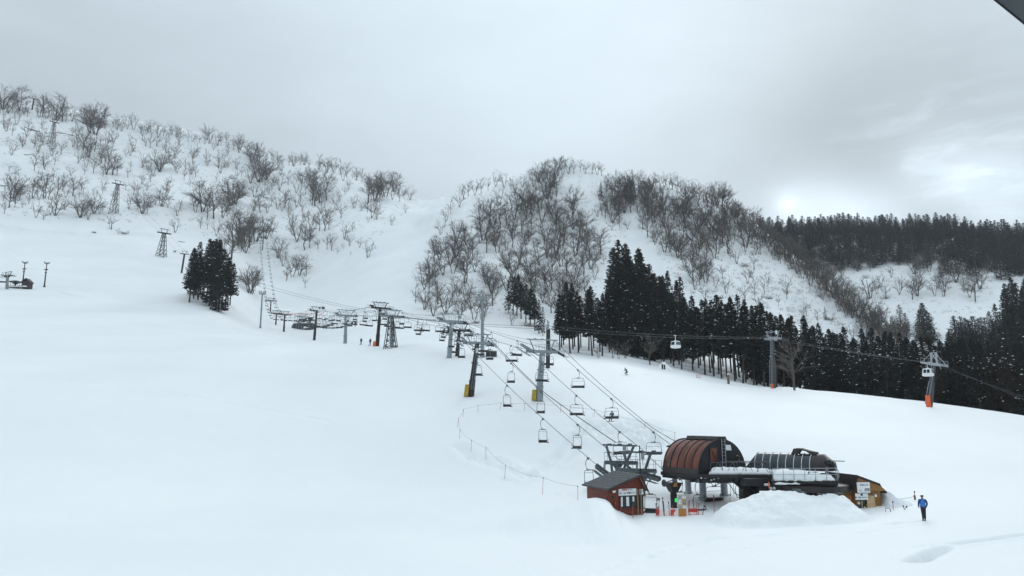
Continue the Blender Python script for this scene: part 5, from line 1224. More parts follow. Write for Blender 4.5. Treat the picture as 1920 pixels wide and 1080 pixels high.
def build_red_hut():
    a, b = Vector((.93, .37, 0)).normalized(), Vector((-.37, .93, 0)).normalized(); G = at(1140, 918, 65.6)
    ze = at(1136, 917, 65.6).z; za = at(1196, 892.5, 66.7).z; zr = at(1206, 914, 67).z; zb = H(G.x, G.y) - .1
    RT = mat('grey_shingle_roof', (.085, .09, .095), .85, 0, .2, 3, bump=.4, bscale=8, stretch=(1, 1, 1))
    e, P = hut('ticket_hut', 'small red-brown wooden hut with a grey lean roof and a white sign, half buried', G, a, b, 3.45, 3.9, 2.95, ze, za, zr, zb, WOODR, RT, .35, .55, mat('dark_red_trim', (.07, .02, .014), .6, 0, .2, 4))
    fw = -b
    def F_(s, z, o=.03): return P(s, -o, z)
    zS = at(1175, 923, 66).z
    mb = MB(); mb.box(F_(1.85, zS, .06), (1.72, .06, .56), (a, b, UZ)); sg = fin(mb, 'sign_board', WHITEP, e)
    O = Vector(e.location)
    text_part('初級者', .17, F_(1.55, zS + .18, .10) - O, a, UZ, REDM, sg, bold=.004); text_part('コース', .17, F_(2.08, zS + .18, .10) - O, a, UZ, BLACKT, sg, bold=.004)
    text_part('あい・あ〜花第2リフト', .155, F_(1.85, zS - .09, .10) - O, a, UZ, BLACKT, sg, bold=.003)
    z0, z1 = at(1175, 951, 66).z, at(1175, 930.5, 66).z
    mb = MB(); mb.box(F_(1.9, (z0 + z1) / 2, .02), (1.7, .05, z1 - z0), (a, b, UZ)); wn = fin(mb, 'window', GLASSD, e)
    mb = MB(); zm = (z0 + z1) / 2; hz = (z1 - z0)
    for s, w_, h_, dz in [(1.28, .16, hz * .9, 0), (1.85, .26, hz * .85, 0), (2.42, .16, hz * .45, .18)]: mb.box(F_(s, zm + dz, .06), (w_, .03, h_), (a, b, UZ))
    fin(mb, 'white_panel', WHITEP, e, parent=wn)
    mb = MB()
    for s in (1.05, 1.5, 2.2, 2.72): mb.box(F_(s, zm, .055), (.05, .05, hz), (a, b, UZ))
    mb.box(F_(1.9, z0 - .04, .09), (1.8, .16, .07), (a, b, UZ)); fin(mb, 'window_frame', DARKM, e, parent=wn)
    mb = MB(); mb.box(F_(3.02, zb + 1.15, .35), (.07, .07, 2.5), (a, b, UZ)); mb.box(F_(2.87, zb + 1.15, .04), (.12, .06, 2.4), (a, b, UZ)); fin(mb, 'corner_post', mat('tan_board', (.30, .20, .12), .75, 0, .2, 4), e)
    mb = MB(); mb.bar(P(2.95, -.38, za - .1), P(3.5, -.38, zr - .05), .05, .14, -b); fin(mb, 'tan_rafter', mat('tan_board', (.30, .20, .12)), e)
    mb = MB(); mb.box(F_(3.2, zm + .1, .03), (.42, .04, 1.5), (a, b, UZ)); fin(mb, 'doorway', BLK, e)
    mb = MB(); mb.box(F_(3.18, zS - .02, .14), (.34, .04, .46), (a, b, UZ)); fin(mb, 'notice', WHITEP, e)
    mb = MB(); mb.lathe(F_(3.15, zS - .08, .20), [(.16, 0), (.13, .14), (.04, .18)], 12, -b); fin(mb, 'lamp', WHITEP, e)
    mb = MB(); mb.lathe(F_(.42, zS + .15, .05), [(.05, 0), (.07, .1), (.12, .22), (.10, .24)], 12, (-b + Vector((0, 0, -.3))).normalized()); mb.lathe(F_(.60, zS + .12, .05), [(.06, 0), (.09, .12), (.05, .16)], 10, -b); fin(mb, 'loudspeaker', WHITEP, e)
    mb = MB(); mb.box(F_(.42, zm + .42, .02), (.14, .05, .2), (a, b, UZ)); mb.box(F_(.58, zm - .12, .03), (.2, .04, .3), (a, b, UZ)); fin(mb, 'wall_box', BLK, e)
    mb = MB(); mb.box(F_(.62, zm - .1, .07), (.10, .03, .22), (a, b, UZ)); fin(mb, 'red_notice', REDM, e)
    mb = MB(); snow_ribbon(mb, P(-.28, .3, ze - .18), P(-.28, 3.6, ze - .18), a * .15, .03, .03, 6, 2); 
build_red_hut()
def build_ochre_hut():
    a, b = Vector((.985, .17, 0)).normalized(), Vector((-.17, .985, 0)).normalized(); G = at(1601, 921, 64.6)
    ze = at(1601, 921, 64.6).z; za = at(1608, 895, 64.6).z; zr = at(1651, 911, 65.1).z; zb = H(G.x, G.y) - .2
    RT = mat('dark_brown_shingles', (.040, .032, .032), .85, 0, .25, 3, bump=.4, bscale=8)
    e, P = hut('ticket_hut', 'ochre wooden hut with a dark shingle roof and two white signs, beside the snow heaps', G, a, b, 2.42, 4.4, .32, ze, za, zr, zb, WOODY, RT, .02, .12, RT)
    O = Vector(e.location); F_ = lambda s, z, o=.03: P(s, -o, z)
    # lower right roof run and porch on the left
    mb = MB(); mb.hexa([P(2.35, -.15, zr - .02), P(2.95, -.15, zr - .62), P(2.95, 4.2, zr - .62), P(2.35, 4.2, zr - .02), P(2.35, -.15, zr + .1), P(2.98, -.15, zr - .50), P(2.98, 4.2, zr - .50), P(2.35, 4.2, zr + .1)]); fin(mb, 'side_roof', RT, e)
    mb = MB(); mb.prism([P(.02, -.12, ze), P(.36, -.12, za - .02), P(2.42, -.12, zr), P(2.9, -.12, ze - .02)], -b * .05); fin(mb, 'gable_boards', WOODY, e)
    mb = MB(); mb.hexa([P(-2.4, .3, zb), P(0, .3, zb), P(0, 4, zb), P(-2.4, 4, zb), P(-2.4, .3, ze - .02), P(0, .3, ze - .02), P(0, 4, ze - .02), P(-2.4, 4, ze - .02)]); fin(mb, 'annex_wall', WOODY, e)
    mb = MB(); zl = at(1590, 921, 65).z; mb.hexa([P(-2.5, 0, zl - .02), P(.05, 0, zl - .02), P(.30, 4.3, za - .05), P(-2.5, 4.3, za - .05), P(-2.5, 0, zl + .1), P(.05, 0, zl + .1), P(.30, 4.3, za + .07), P(-2.5, 4.3, za + .07)])
    for i in range(8): t = (i + .5) / 8; mb.bar(P(-2.5, 4.3 * t, zl + .11 + (za - zl - .03) * t), P(.05 + .25 * t, 4.3 * t, zl + .11 + (za - zl - .03) * t), .04, .03)
    fin(mb, 'roof', RT, e)
    # signs
    p0, p1 = at(1607, 904.5, 64.3), at(1635, 924, 64.3); z0, z1 = p1.z, p0.z; s0 = (p0 - P(0, 0, p0.z)).dot(a); s1 = (p1 - P(0, 0, p1.z)).dot(a); cs = (s0 + s1) / 2; wz = s1 - s0; hz = z1 - z0; zc = (z0 + z1) / 2
    mb = MB(); mb.box(F_(cs, zc, .28), (wz, .06, hz), (a, b, UZ)); sg = fin(mb, 'sign_board', WHITEP, e)
    mb = MB()
    for t in (-1, 1): mb.bar(F_(cs - wz / 2, zc + t * hz / 2, .315), F_(cs + wz / 2, zc + t * hz / 2, .315), .03)
    mb.bar(F_(cs - wz * .44, z0, .315), F_(cs - wz * .44, z1, .315), .012); fin(mb, 'sign_edge', SILV, e, parent=sg)
    text_part('お知らせ', .2, F_(cs + .03, zc + .19, .318) - O, a, UZ, BLACKT, sg); text_part('4 1', .2, F_(cs - wz * .25, zc - .24, .318) - O, a, UZ, BLACKT, sg)
    text_part('営業時間\n8:30-16:30', .115, F_(cs + wz * .26, zc - .2, .318) - O, a, UZ, BLACKT, sg, bold=.003)
    p0, p1 = at(1604.5, 925.5, 64.3), at(1632, 937.5, 64.3); z0, z1 = p1.z, p0.z; s0 = (p0 - P(0, 0, p0.z)).dot(a); s1 = (p1 - P(0, 0, p1.z)).dot(a); cs = (s0 + s1) / 2; wz = s1 - s0; zc = (z0 + z1) / 2
    mb = MB(); mb.box(F_(cs, zc, .2), (wz, .06, z1 - z0), (a, b, UZ)); sg = fin(mb, 'sign_board', WHITEP, e)
    mb = MB(); mb.box(F_(cs, zc + .15, .235), (.2, .015, .15), (a, b, UZ)); fin(mb, 'emblem', BLACKT, e, parent=sg)
    text_part('花園・あ第クワッドリフト', .115, F_(cs - .02, zc - .07, .238) - O, a, UZ, BLACKT, sg, bold=.004)
    zt = at(1615, 938, 64.6).z; zo = at(1615, 967, 64.6).z
    mb = MB(); mb.box(F_(.62, (zt + zo) / 2, .02), (.84, .04, zt - zo), (a, b, UZ)); dw = fin(mb, 'doorway', GLASSD, e)
    mb = MB(); mb.lathe(F_(.33, zt - .22, .06), [(.13, 0), (.13, .02)], 14, -b); mb.box(F_(.62, (zt + zo) / 2, .06), (.05, .04, zt - zo), (a, b, UZ)); fin(mb, 'door_fittings', mat('cream', (.55, .50, .36), .6, 0, .1, 4), e, parent=dw)
    mb = MB(); mb.box(F_(.14, (zt + zo) / 2, .06), (.12, .08, zt - zo), (a, b, UZ)); fin(mb, 'door_post', WOODY, e)
    mb = MB(); mb.box(F_(1.88, zt + .35, .1), (.18, .14, .2), (a, b, UZ)); fin(mb, 'lamp', WHITEP, e)
    # loose items by the door
    e2 = empty('plywood_board', P(1.35, -.45, zo + .02), 'tall pale plywood board leaning beside the ochre hut door', 'board'); mb = MB(); mb.hexa([Vector((-.35, 0, -.2)), Vector((.37, 0, -.2)), Vector((.37, .06, -.2)), Vector((-.35, .06, -.2)), Vector((-.38, .3, 1.62)), Vector((.28, .3, 1.58)), Vector((.28, .36, 1.58)), Vector((-.38, .36, 1.62))]); mb.build('sheet', WOODP, e2)
    e2 = empty('rubbish_bin', P(2.2, -.3, zo), 'dark bin at the right corner of the ochre hut', 'bin'); mb = MB(); mb.lathe((0, 0, -.1), [(.2, 0), (.26, .6), (.28, .62), (.24, .68)], 14); mb.build('bin_body', DARKM, e2); mb = MB(); mb.lathe((0, 0, .58), [(.29, 0), (.29, .05), (.05, .09)], 14); mb.build('lid', BLK, e2)
    e2 = empty('snow_shovel', P(.95, -.35, zo), 'yellow snow shovel standing in the ochre hut doorway', 'shovel'); mb = MB(); mb.box((0, 0, .15), (.3, .04, .5)); mb.build('blade', YELLOW, e2); mb = MB(); mb.tube([(0, 0, .3), (-.05, .1, .95)], .03, 6); mb.build('handle', YELLOW, e2)
    e2 = empty('snow_blower', P(.68, -.3, zo), 'grey machine with a cream cap in the ochre hut doorway', 'machine'); mb = MB(); mb.lathe((0, 0, 0), [(.12, -.1), (.16, .2), (.13, .55), (.05, .62)], 10); mb.build('housing', GALV, e2); mb = MB(); mb.lathe((0, 0, .62), [(.07, 0), (.08, .08), (.03, .14)], 8); mb.build('cap', mat('cream', (.5, .45, .3)), e2)
build_ochre_hut()

# heaps of cleared snow
def heap(name, prof, yc, yf, yb, m, label, amp=.12, seed=0, nx=120, ny=46, sharp=1.0):
    xs_px = np.linspace(prof[0][0], prof[-1][0], nx); px_, rows = [p[0] for p in prof], [p[1] for p in prof]
    dm = lambda f, p: f if isinstance(f, (int, float)) else float(np.interp(p, [q[0] for q in f], [q[1] for q in f]))
    VX = []
    for i, p in enumerate(xs_px):
        row = float(np.interp(p, px_, rows)); top = at(p, row, yc); end = min(1, min(i, nx - 1 - i) / (nx * .12)); end = end * end * (3 - 2 * end)
        for j in range(ny + 1):
            t = j / ny
            if t < .62: s = t / .62; y = yf + (yc - yf) * s; k = (s * s * (3 - 2 * s)) ** sharp * min(1, s * 4)
            else: s = (t - .62) / .38; y = yc + (yb - yc) * s; k = 1 - s * s * (3 - 2 * s)
            x = top.x * (1 - .3 * (1 - y / yc)) ; gz = H(x, y)
            hh = max(0, top.z - gz) * k * end
            nz = float(fbm(np.array([x * .9 + seed]), np.array([y * 1.1]), 4)[0]) * amp * min(1, hh * 2 + .1) * (1 - .6 * (abs(y - yc) < .6)) + float(abs(vnoise(np.array([x * 3 + 9]), np.array([y * 3.]))[0])) * amp * .7 * min(1, hh)
            VX.append((x, y, gz + hh + nz - .06 * (1 - min(1, hh * 3)) - (.25 if end == 0 or j in (0, ny) else 0)))
    V_ = np.array(VX); n = ny + 1
    I_, J_ = np.meshgrid(np.arange(nx - 1), np.arange(ny), indexing='ij'); q = (I_ * n + J_).ravel(); f = np.stack([q, q + n, q + n + 1, q + 1], -1)
    me = np_mesh(name, V_, f, [m], smooth=True); o = link_mesh(name, me); tag(o, label, 'snow heap'); return o
heap('snow_heap', [(1318, 968), (1335, 962), (1352, 952), (1372, 942), (1395, 937), (1412, 931), (1430, 923.5), (1455, 921), (1480, 922), (1505, 927), (1530, 929.5), (1548, 930), (1562, 929.5), (1574, 931.5), (1586, 937), (1598, 948), (1608, 957), (1620, 964), (1640, 968), (1655, 975)], 62.6, 56.6, 64.6, SNOW, 'long white heap of ploughed snow in front of the black lift station', .32, 2, 170, 56, .8)
heap('snow_heap', [(1640, 930), (1652, 916), (1662, 922), (1672, 932), (1684, 935), (1697, 938), (1708, 947), (1718, 958), (1728, 970)], 66.2, 63.0, 69, GREYSNOW, 'grey crusty snow heap against the right side of the ochre hut', .45, 5, 90, 46)
heap('snow_heap', [(900, 978), (950, 974), (985, 967), (1020, 960), (1055, 951), (1085, 943), (1101, 937), (1120, 935), (1136, 938), (1144, 943), (1150, 953), (1160, 960), (1178, 966), (1200, 970)], 64.6, 50.0, 77.0, SNOW, 'smooth snow bank burying the left side of the red-brown hut', .07, 8, 110, 44)
heap('snow_heap', [(1192, 958), (1200, 946), (1215, 944), (1240, 948), (1262, 953), (1290, 955), (1310, 948), (1330, 944), (1350, 944), (1368, 948)], 72.5, 70.6, 77, SNOW, 'low snow bank behind the loading area under the deck', .3, 12, 90, 40)
heap('snow_heap', [(1222, 694), (1232, 690), (1242, 679), (1246, 678.5), (1251, 684), (1256, 689), (1262, 691)], 187, 183, 191, SNOW, 'snow covered mound by the cedar edge behind the snowboarder', .3, 3, 40, 20)

# ------------------------------------------------------------------ people
def skin_mesh(name, verts, edges, radii, m, sub=1, smooth=True, root=0):
    me = bpy.data.meshes.new(name); me.from_pydata(verts, edges, []); o = bpy.data.objects.new('tmp', me); COL.objects.link(o)
    sk = o.modifiers.new('s', 'SKIN'); sk.use_smooth_shade = True
    L = me.skin_vertices[0].data
    for i, r in enumerate(radii): L[i].radius = (r, r) if not isinstance(r, tuple) else r; L[i].use_root = (i == root)
    if sub: o.modifiers.new('u', 'SUBSURF').levels = sub; o.modifiers[-1].render_levels = sub
    dg = bpy.context.evaluated_depsgraph_get(); dg.update(); out = bpy.data.meshes.new_from_object(o.evaluated_get(dg)); bpy.data.objects.remove(o); bpy.data.meshes.remove(me)
    out.name = name; out.materials.clear(); out.materials.append(m); return out
def chain_mesh(name, chains, m, sub=1):
    """chains: list of [(pos, radius), ...]; points at equal positions are shared"""
    vs, es, rs, idx = [], [], [], {}
    for c in chains:
        prev = None
        for (p, r) in c:
            k = tuple(round(x, 4) for x in p)
            if k not in idx: idx[k] = len(vs); vs.append(p); rs.append(r)
            i = idx[k]
            if prev is not None and prev != i: es.append((prev, i))
            prev = i
    return skin_mesh(name, vs, es, rs, m, sub)
SKIN = mat('skin', (.45, .27, .19), .6, 0, .08, 10)
def person(loc, yaw, pose, label, jacket, trousers, hat=(.02, .02, .025), h=1.75, group=None, extra=None, big=False):
    e = empty('person', loc, label, 'person', group, yaw); k = h / 1.75
    if pose == 'stand':
        J = dict(pel=(0, 0, .93), waist=(0, 0, 1.08), chest=(0, .01, 1.32), neck=(0, .0, 1.48), head=(0, .02, 1.60), top=(0, .01, 1.70), sl=(-.19, 0, 1.42), el=(-.27, -.04, 1.16), hl=(-.25, .08, .93), sr=(.19, 0, 1.42), er=(.27, -.03, 1.16), hr=(.24, .10, .94),
                 pl=(-.09, 0, .90), kl=(-.05, .04, .50), al=(-.06, -.02, .09), tl=(-.07, .14, .04), pr=(.09, 0, .90), kr=(.08, .02, .50), ar=(.07, .0, .09), tr=(.08, .16, .04))
    elif pose == 'sit':
        J = dict(pel=(0, 0, .08), waist=(0, -.02, .24), chest=(0, -.02, .48), neck=(0, 0, .64), head=(0, .03, .76), top=(0, .03, .86), sl=(-.19, 0, .58), el=(-.26, .08, .36), hl=(-.18, .30, .28), sr=(.19, 0, .58), er=(.26, .08, .36), hr=(.18, .30, .28),
                 pl=(-.10, .02, .06), kl=(-.14, .44, .08), al=(-.13, .48, -.34), tl=(-.13, .62, -.36), pr=(.10, .02, .06), kr=(.14, .44, .08), ar=(.13, .48, -.34), tr=(.13, .62, -.36))
    else:
        J = dict(pel=(0, -.12, .52), waist=(0, -.06, .66), chest=(0, .10, .88), neck=(0, .18, 1.02), head=(.03, .23, 1.13), top=(.03, .23, 1.23), sl=(-.19, .12, .96), el=(-.42, .14, .84), hl=(-.62, .22, .86), sr=(.19, .12, .96), er=(.40, .10, .80), hr=(.60, .12, .74),
                 pl=(-.10, -.12, .50), kl=(-.24, .16, .34), al=(-.26, .0, .09), tl=(-.28, .14, .05), pr=(.10, -.12, .50), kr=(.24, .16, .34), ar=(.26, .0, .09), tr=(.26, .14, .05))
    V_ = {a: (b[0] * k, b[1] * k, b[2] * k) for a, b in J.items()}; sub = 2 if big else 1
    def hand(s):
        w, el = Vector(V_['h' + s]), Vector(V_['e' + s]); d = (w - el).normalized(); sd = 1 if s == 'r' else -1; x = Vector((0, 1, 0)) - d * d.y; x = x.normalized(); n = d.cross(x)
        pm = w + d * .07; C = [[(tuple(w), .028), (tuple(w + d * .035), .034), (tuple(pm), .036)]]
        for i, (o_, L_) in enumerate([(-.027, .055), (-.009, .068), (.010, .072), (.028, .062)]):
            b0 = pm + x * o_ + d * .012; C.append([(tuple(pm), .036), (tuple(b0), .012), (tuple(b0 + d * L_ * .5 - n * .006 * sd), .010), (tuple(b0 + d * L_ * .85 - n * .022 * sd), .008)])
        t0 = w + d * .03 + x * .035; C.append([(tuple(w + d * .035), .034), (tuple(t0), .013), (tuple(t0 + x * .018 + d * .035), .010)])
        return C
    torso = [(V_['pel'], .10 * k), (V_['waist'], .10 * k), (V_['chest'], .085 * k), (V_['neck'], .05 * k), (V_['head'], .085 * k), (V_['top'], .075 * k)]
    limb = lambda a, b, c, r1, r2, r3, root: [(V_[root], .10 * k if root == 'pel' else .085 * k), (V_[a], r1 * k), (V_[b], r2 * k), (V_[c], r3 * k)]
    body = [torso, limb('sl', 'el', 'hl', .04, .035, .026, 'chest'), limb('sr', 'er', 'hr', .04, .035, .026, 'chest'), limb('pl', 'kl', 'al', .075, .052, .036, 'pel'), limb('pr', 'kr', 'ar', .075, .052, .036, 'pel')]
    if big:
        hd = Vector(V_['head']); body[0].insert(5, (tuple(hd + Vector((0, .02, .05)) * k), .088 * k))
    link_mesh('body', chain_mesh('body', body, SKIN, sub), e)
    JM = mat('jacket_%02d%02d%02d' % tuple(int(c * 99) for c in jacket), jacket, .7, 0, .12, 6, bump=.2); JD = mat('jacket_sleeve', tuple(c * .35 for c in jacket), .7, 0, .15, 6) if big else JM
    up = [(V_['pel'][0], V_['pel'][1], V_['pel'][2] - .08 * k * (pose == 'stand'))]
    jk = [[(tuple(Vector(V_['head']) - Vector((0, .02, .05))), .10 * k), (V_['neck'], .075 * k)], [(up[0], (.19 * k, .16 * k)), (V_['waist'], (.19 * k, .15 * k)), (V_['chest'], (.20 * k, .155 * k)), (V_['neck'], .075 * k)]]
    if not big: jk += [[(V_['chest'], (.20 * k, .155 * k)), (V_['s' + s], .085 * k), (V_['e' + s], .068 * k), (V_['h' + s], .05 * k)] for s in 'lr']
    link_mesh('jacket', chain_mesh('jacket', jk, JM, sub), e)
    if big:
        for s in 'lr': link_mesh('sleeve', chain_mesh('sleeve', [[(V_['chest'], .10 * k), (V_['s' + s], .092 * k), (V_['e' + s], .070 * k), (V_['h' + s], .05 * k)]], JD, sub), e)
    TM = mat('trousers_%02d%02d%02d' % tuple(int(c * 99) for c in trousers), trousers, .8, 0, .15, 6)
    hip = (V_['pel'][0], V_['pel'][1], V_['pel'][2] + .02)
    link_mesh('trousers', chain_mesh('trousers', [[(hip, .13 * k), (V_['p' + s], .105 * k), (V_['k' + s], .082 * k), (V_['a' + s], .068 * k)] for s in 'lr'], TM, sub), e)
    GL = mat('black_glove', (.02, .02, .022), .7, 0, .15, 6)
    for s in 'lr':
        link_mesh('boot', chain_mesh('boot', [[(V_['a' + s], .07 * k), ((V_['a' + s][0], V_['a' + s][1], V_['a' + s][2] - .04), .065 * k), (V_['t' + s], .05 * k)]], GL, 1), e)
        link_mesh('glove', chain_mesh('glove', hand(s), GL, 1), e)
    HM = mat('hat_%02d%02d%02d' % tuple(int(c * 99) for c in hat), hat, .85, 0, .2, 9)
    hd = Vector(V_['head']); link_mesh('hat', chain_mesh('hat', [[(tuple(hd + Vector((0, -.015, .01)) * k), .118 * k), (tuple(hd + Vector((0, -.01, .06)) * k), .132 * k), (V_['top'], .11 * k), (tuple(Vector(V_['top']) + Vector((0, 0, .04))), .05 * k)]], HM, sub), e)
    mb = MB(); f = hd + Vector((0, .095, 0)) * k   # face
    mb.use(SKIN); mb.hexa([f + Vector(q) for q in [(-.012, -.01, -.02), (.012, -.01, -.02), (.012, .02, -.02), (-.012, .02, -.02), (-.008, -.01, .025), (.008, -.01, .025), (.008, 0, .025), (-.008, 0, .025)]])
    mb.build('nose', SKIN, e)
    mb = MB(); mb.box(f + Vector((0, -.006, .03)), (.15, .03, .05)); mb.build('goggles', GL, e)
    if extra: extra(e, V_, k)
    return e
p = gp(1733, 976.5)
person(p, -.25, 'stand', 'person in a blue jacket and black trousers walking away across the snow', (.030, .17, .52), (.018, .020, .026), (.035, .045, .06), 1.84, big=True)
def board(e, V_, k):
    mb = MB(); mb.hexa([Vector(q) for q in [(-.78, -.13, .0), (.78, -.13, .0), (.78, .14, .0), (-.78, .14, .0), (-.74, -.12, .03), (.74, -.12, .03), (.74, .13, .03), (-.74, .13, .03)]]); mb.build('snowboard', GLASSD, e)
def skis(e, V_, k):
    for s in 'lr':
        a = V_['a' + s]; mb = MB(); mb.tube([(a[0], a[1] - .7, a[2] - .11), (a[0], a[1] + .7, a[2] - .11), (a[0], a[1] + .88, a[2] - .04)], .035, 6); mb.build('ski', mat('ski_paint', (.12, .13, .16), .4, 0, .2, 5), e)
p = gp(1174.5, 703); person(p + UZ * .02, 2.0, 'crouch', 'snowboarder in a grey top and black trousers riding down in front of the cedars', (.16, .17, .18), (.02, .02, .024), extra=board, h=1.8)
for (x, y, lab) in [(677, 647, 'left one of two tiny skiers below the tall dark lift tower'), (694, 648, 'right one of two tiny skiers below the tall dark lift tower')]:
    p = gp(x, y); person(p + UZ * .03, 2.8, 'stand', lab, (.05, .07, .08), (.03, .035, .04), extra=skis)
def chair_near(key, px):
    L = [(abs(CX + F * o.location.x / (o.location.y * CP + (o.location.z - CAMZ) * SP) - px), i, k) for i, (k, o) in enumerate(CH.items()) if k[0] == key]
    return CH[min(L)[2]]
def rider(ch, dx, lab, col, tr, quad):
    zb = -1.15 - 1.32 if quad else -1.25 - 1.5
    R = ch.rotation_euler.to_matrix(); p = ch.location + R @ Vector((dx, .16, zb + .10)); person(p, ch.rotation_euler.z, 'sit', lab, col, tr, group=None, extra=skis, h=1.72)
rider(CH['Q1', 2], .12, 'skier with skis sitting on the second quad chair up from the brown dome', (.10, .13, .17), (.03, .035, .045), True)
rider(chair_near('D1', 806), 0, 'rider in a dark red jacket on a double chair in mid line', (.16, .03, .025), (.03, .02, .02), False)
for px, labs in [(851, ['left skier on the quad chair by the second quad tower', 'right skier on the quad chair by the second quad tower']), (660, ['left rider on the quad chair by the fourth quad tower', 'right rider on the quad chair by the fourth quad tower']), (611, ['left rider on the farthest occupied quad chair', 'right rider on the farthest occupied quad chair'])]:
    c = chair_near('Q1', px)
    for k, lab in enumerate(labs): rider(c, (-.45, .45)[k], lab, (.05, .06, .07), (.03, .03, .035), True)

# ------------------------------------------------------------------ poles, ropes, nets, small things
POLER = mat('red_pole', (.36, .09, .07), .6, 0, .2, 3)
def pole(base, top, label, m=POLER, r=.022, name='marker_pole', group='rope fence poles', cap=True, y=None):
    b = gp(*base) if y is None else at(base[0], base[1], y); t = at(top[0], top[1], b.y + (0 if abs(base[0] - top[0]) < 6 else -.3)); e = empty(name, b, label, 'pole', group)
    mb = MB(); mb.tube([(0, 0, -.3), t - b], r, 6); mb.build('shaft', m, e)
    if cap: mb = MB(); mb.tube([(t - b) - UZ * .12, (t - b) + UZ * .02], r * 1.9, 6); mb.build('cap', DARKM, e)
    return t
FP = [((867, 782), (869.5, 767)), ((857.5, 800), (859.7, 784)), ((861.4, 822), (862.5, 805.5)), ((883, 846.5), (884, 825)), ((910.7, 862), (911.3, 839)), ((945.7, 898), (948, 871.7)), ((1016.8, 927.3), (1018.6, 895)), ((1083.4, 942), (1083.4, 911))]
UP = [((895.6, 773), (896.4, 760)), ((936.3, 769), (939.7, 755)), ((982.5, 770), (984, 756)), ((1050.2, 773), (1051.8, 759)), ((1112.8, 782), (1114.6, 767.5)), ((1209, 804), (1209.5, 791)), ((1265, 827), (1265.4, 811))]
tops = [pole(b, t, '%s pole of the rope fence along its lower left curve, from the top' % ordw(i + 1)) for i, (b, t) in enumerate(FP)]
tops2 = [pole(b, t, '%s pole from the left in the upper run of the rope fence' % ordw(i + 1)) for i, (b, t) in enumerate(UP)]
Rope(tops, .035).mesh('fence_rope', .012, 'thin rope of the fence curving down on the left to the red hut', 'rope', None, mat('thin_red_rope', (.30, .16, .15), .7, 0, .2, 5))
Rope([tops[0]] + tops2, .02).mesh('fence_rope', .012, 'thin rope of the upper fence run under the chairs', 'rope', None, mat('thin_red_rope', (.3, .1, .1)))
PL = [((1230, 966), (1230, 944), 65.6, 'thin red pole left of the red device', POLER), ((1236, 967), (1235, 950), 65.6, 'short red pole beside the red device', POLER), ((1246, 967), (1242.3, 933), 65.8, 'leaning pole with a bundled net right of the red device', POLER), ((1255.5, 968), (1253.6, 941), 65.5, 'red pole just left of the black station leg', POLER),
      ((1263, 967), (1261.3, 945), 65.4, 'red pole before the black station leg', POLER), ((1294, 968), (1292.5, 939), 65.4, 'red pole just right of the notice board', POLER), ((1309, 968), (1310.3, 944), 65.4, 'red pole right of the small red bench', POLER), ((1300, 948), (1299, 937), 70, 'short orange pole behind the red bench', POLER),
      ((1315.5, 966), (1320.5, 948), 65.5, 'dark slanting pole at the right end of the net', DARKM), ((1339, 960), (1338, 929), 66.5, 'tall thin pole at the left end of the big snow heap', POLER), ((1368, 953), (1369, 927), 65.0, 'grey pole standing in the big snow heap', POLER),
      ((1164.5, 966), (1164, 930), 64.8, 'thin red pole in front of the red hut window', POLER), ((1186.5, 964), (1186, 945), 64.9, 'thin red pole in front of the red hut counter', POLER),
      ((1579, 936), (1579, 924), 63.3, 'orange pole left of the ochre hut porch', ORANGE), ((1594, 945), (1594, 926), 63.4, 'orange pole on the ochre hut porch wall', ORANGE), ((1611, 963), (1607.5, 946), 63.6, 'orange pole leaning beside the ochre hut door', ORANGE),
      ((1675.5, 971), (1674, 940), 62.8, 'upright red pole before the grey snow heap', POLER), ((1680, 970.5), (1700, 949), 62.8, 'long red pole lying slanted across another pole', POLER), ((1699, 961), (1693.5, 948), 63.0, 'dark short pole crossing the slanted red pole', DARKM), ((1716, 946), (1714.5, 921), 66.5, 'thick bundled pole on the snow near the blue jacket person', POLER)]
for (b, t, y, lab, m) in PL: pole(b, t, lab, m, .026, 'marker_pole', 'loose marker poles near the station', True, y)
mb = MB(); a = at(1243, 944, 65.7); e = empty('rolled_net', a, 'bundle of dark net hung on the leaning pole', 'net'); mb.tube([(0, 0, .2), (.03, 0, -.1), (.08, 0, -1.1)], .08, 8, r2=.05); mb.build('net_roll', mat('dark_red_net', (.16, .06, .05), .8, 0, .3, 8), e)
mb = MB(); a = at(1715.5, 940, 66.4); e = empty('rolled_net', a, 'bundled net tied to the pole near the blue jacket person', 'net'); mb.tube([(0, 0, .5), (.05, 0, 0), (.08, 0, -.3)], .09, 8, r2=.05); mb.build('net_roll', mat('dark_red_net', (.16, .06, .05)), e)
Rope([at(1654, 936, 65.6), at(1714.8, 931, 66.4)], .03).mesh('fence_rope', .012, 'thin rope from the ochre hut to the bundled pole', 'rope')
def net(x0, x1, rt, rb, y, label, sag=0):
    A, B = at(x0, rb, y), at(x1, rb, y); h = at(x0, rt, y).z - A.z; e = empty('safety_net', A, label, 'net', 'pink safety nets'); mb = MB(); d = B - A; n = max(6, int(d.length / .11)); k = max(4, int(h / .10))
    P = lambda i, j: d * (i / n) + UZ * (h * j / k - .12 * math.sin(math.pi * i / n) * (j / k)) + Vector((0, .08 * math.sin(i * .9), 0))
    for j in range(k + 1):
        for i in range(n): mb.bar(P(i, j), P(i + 1, j), .012)
    for i in range(n + 1): mb.bar(P(i, 0), P(i, k), .012)
    mb.build('mesh_net', PINKNET, e)
net(1246, 1262, 956, 968, 65.7, 'pink safety net left of the black station leg'); net(1262, 1273, 957, 968, 65.6, 'pink safety net between the black leg and the notice board'); net(1289, 1319, 958, 969, 65.6, 'pink safety net right of the notice board'); net(1236, 1246, 953, 966, 65.9, 'pink safety net behind the red device')
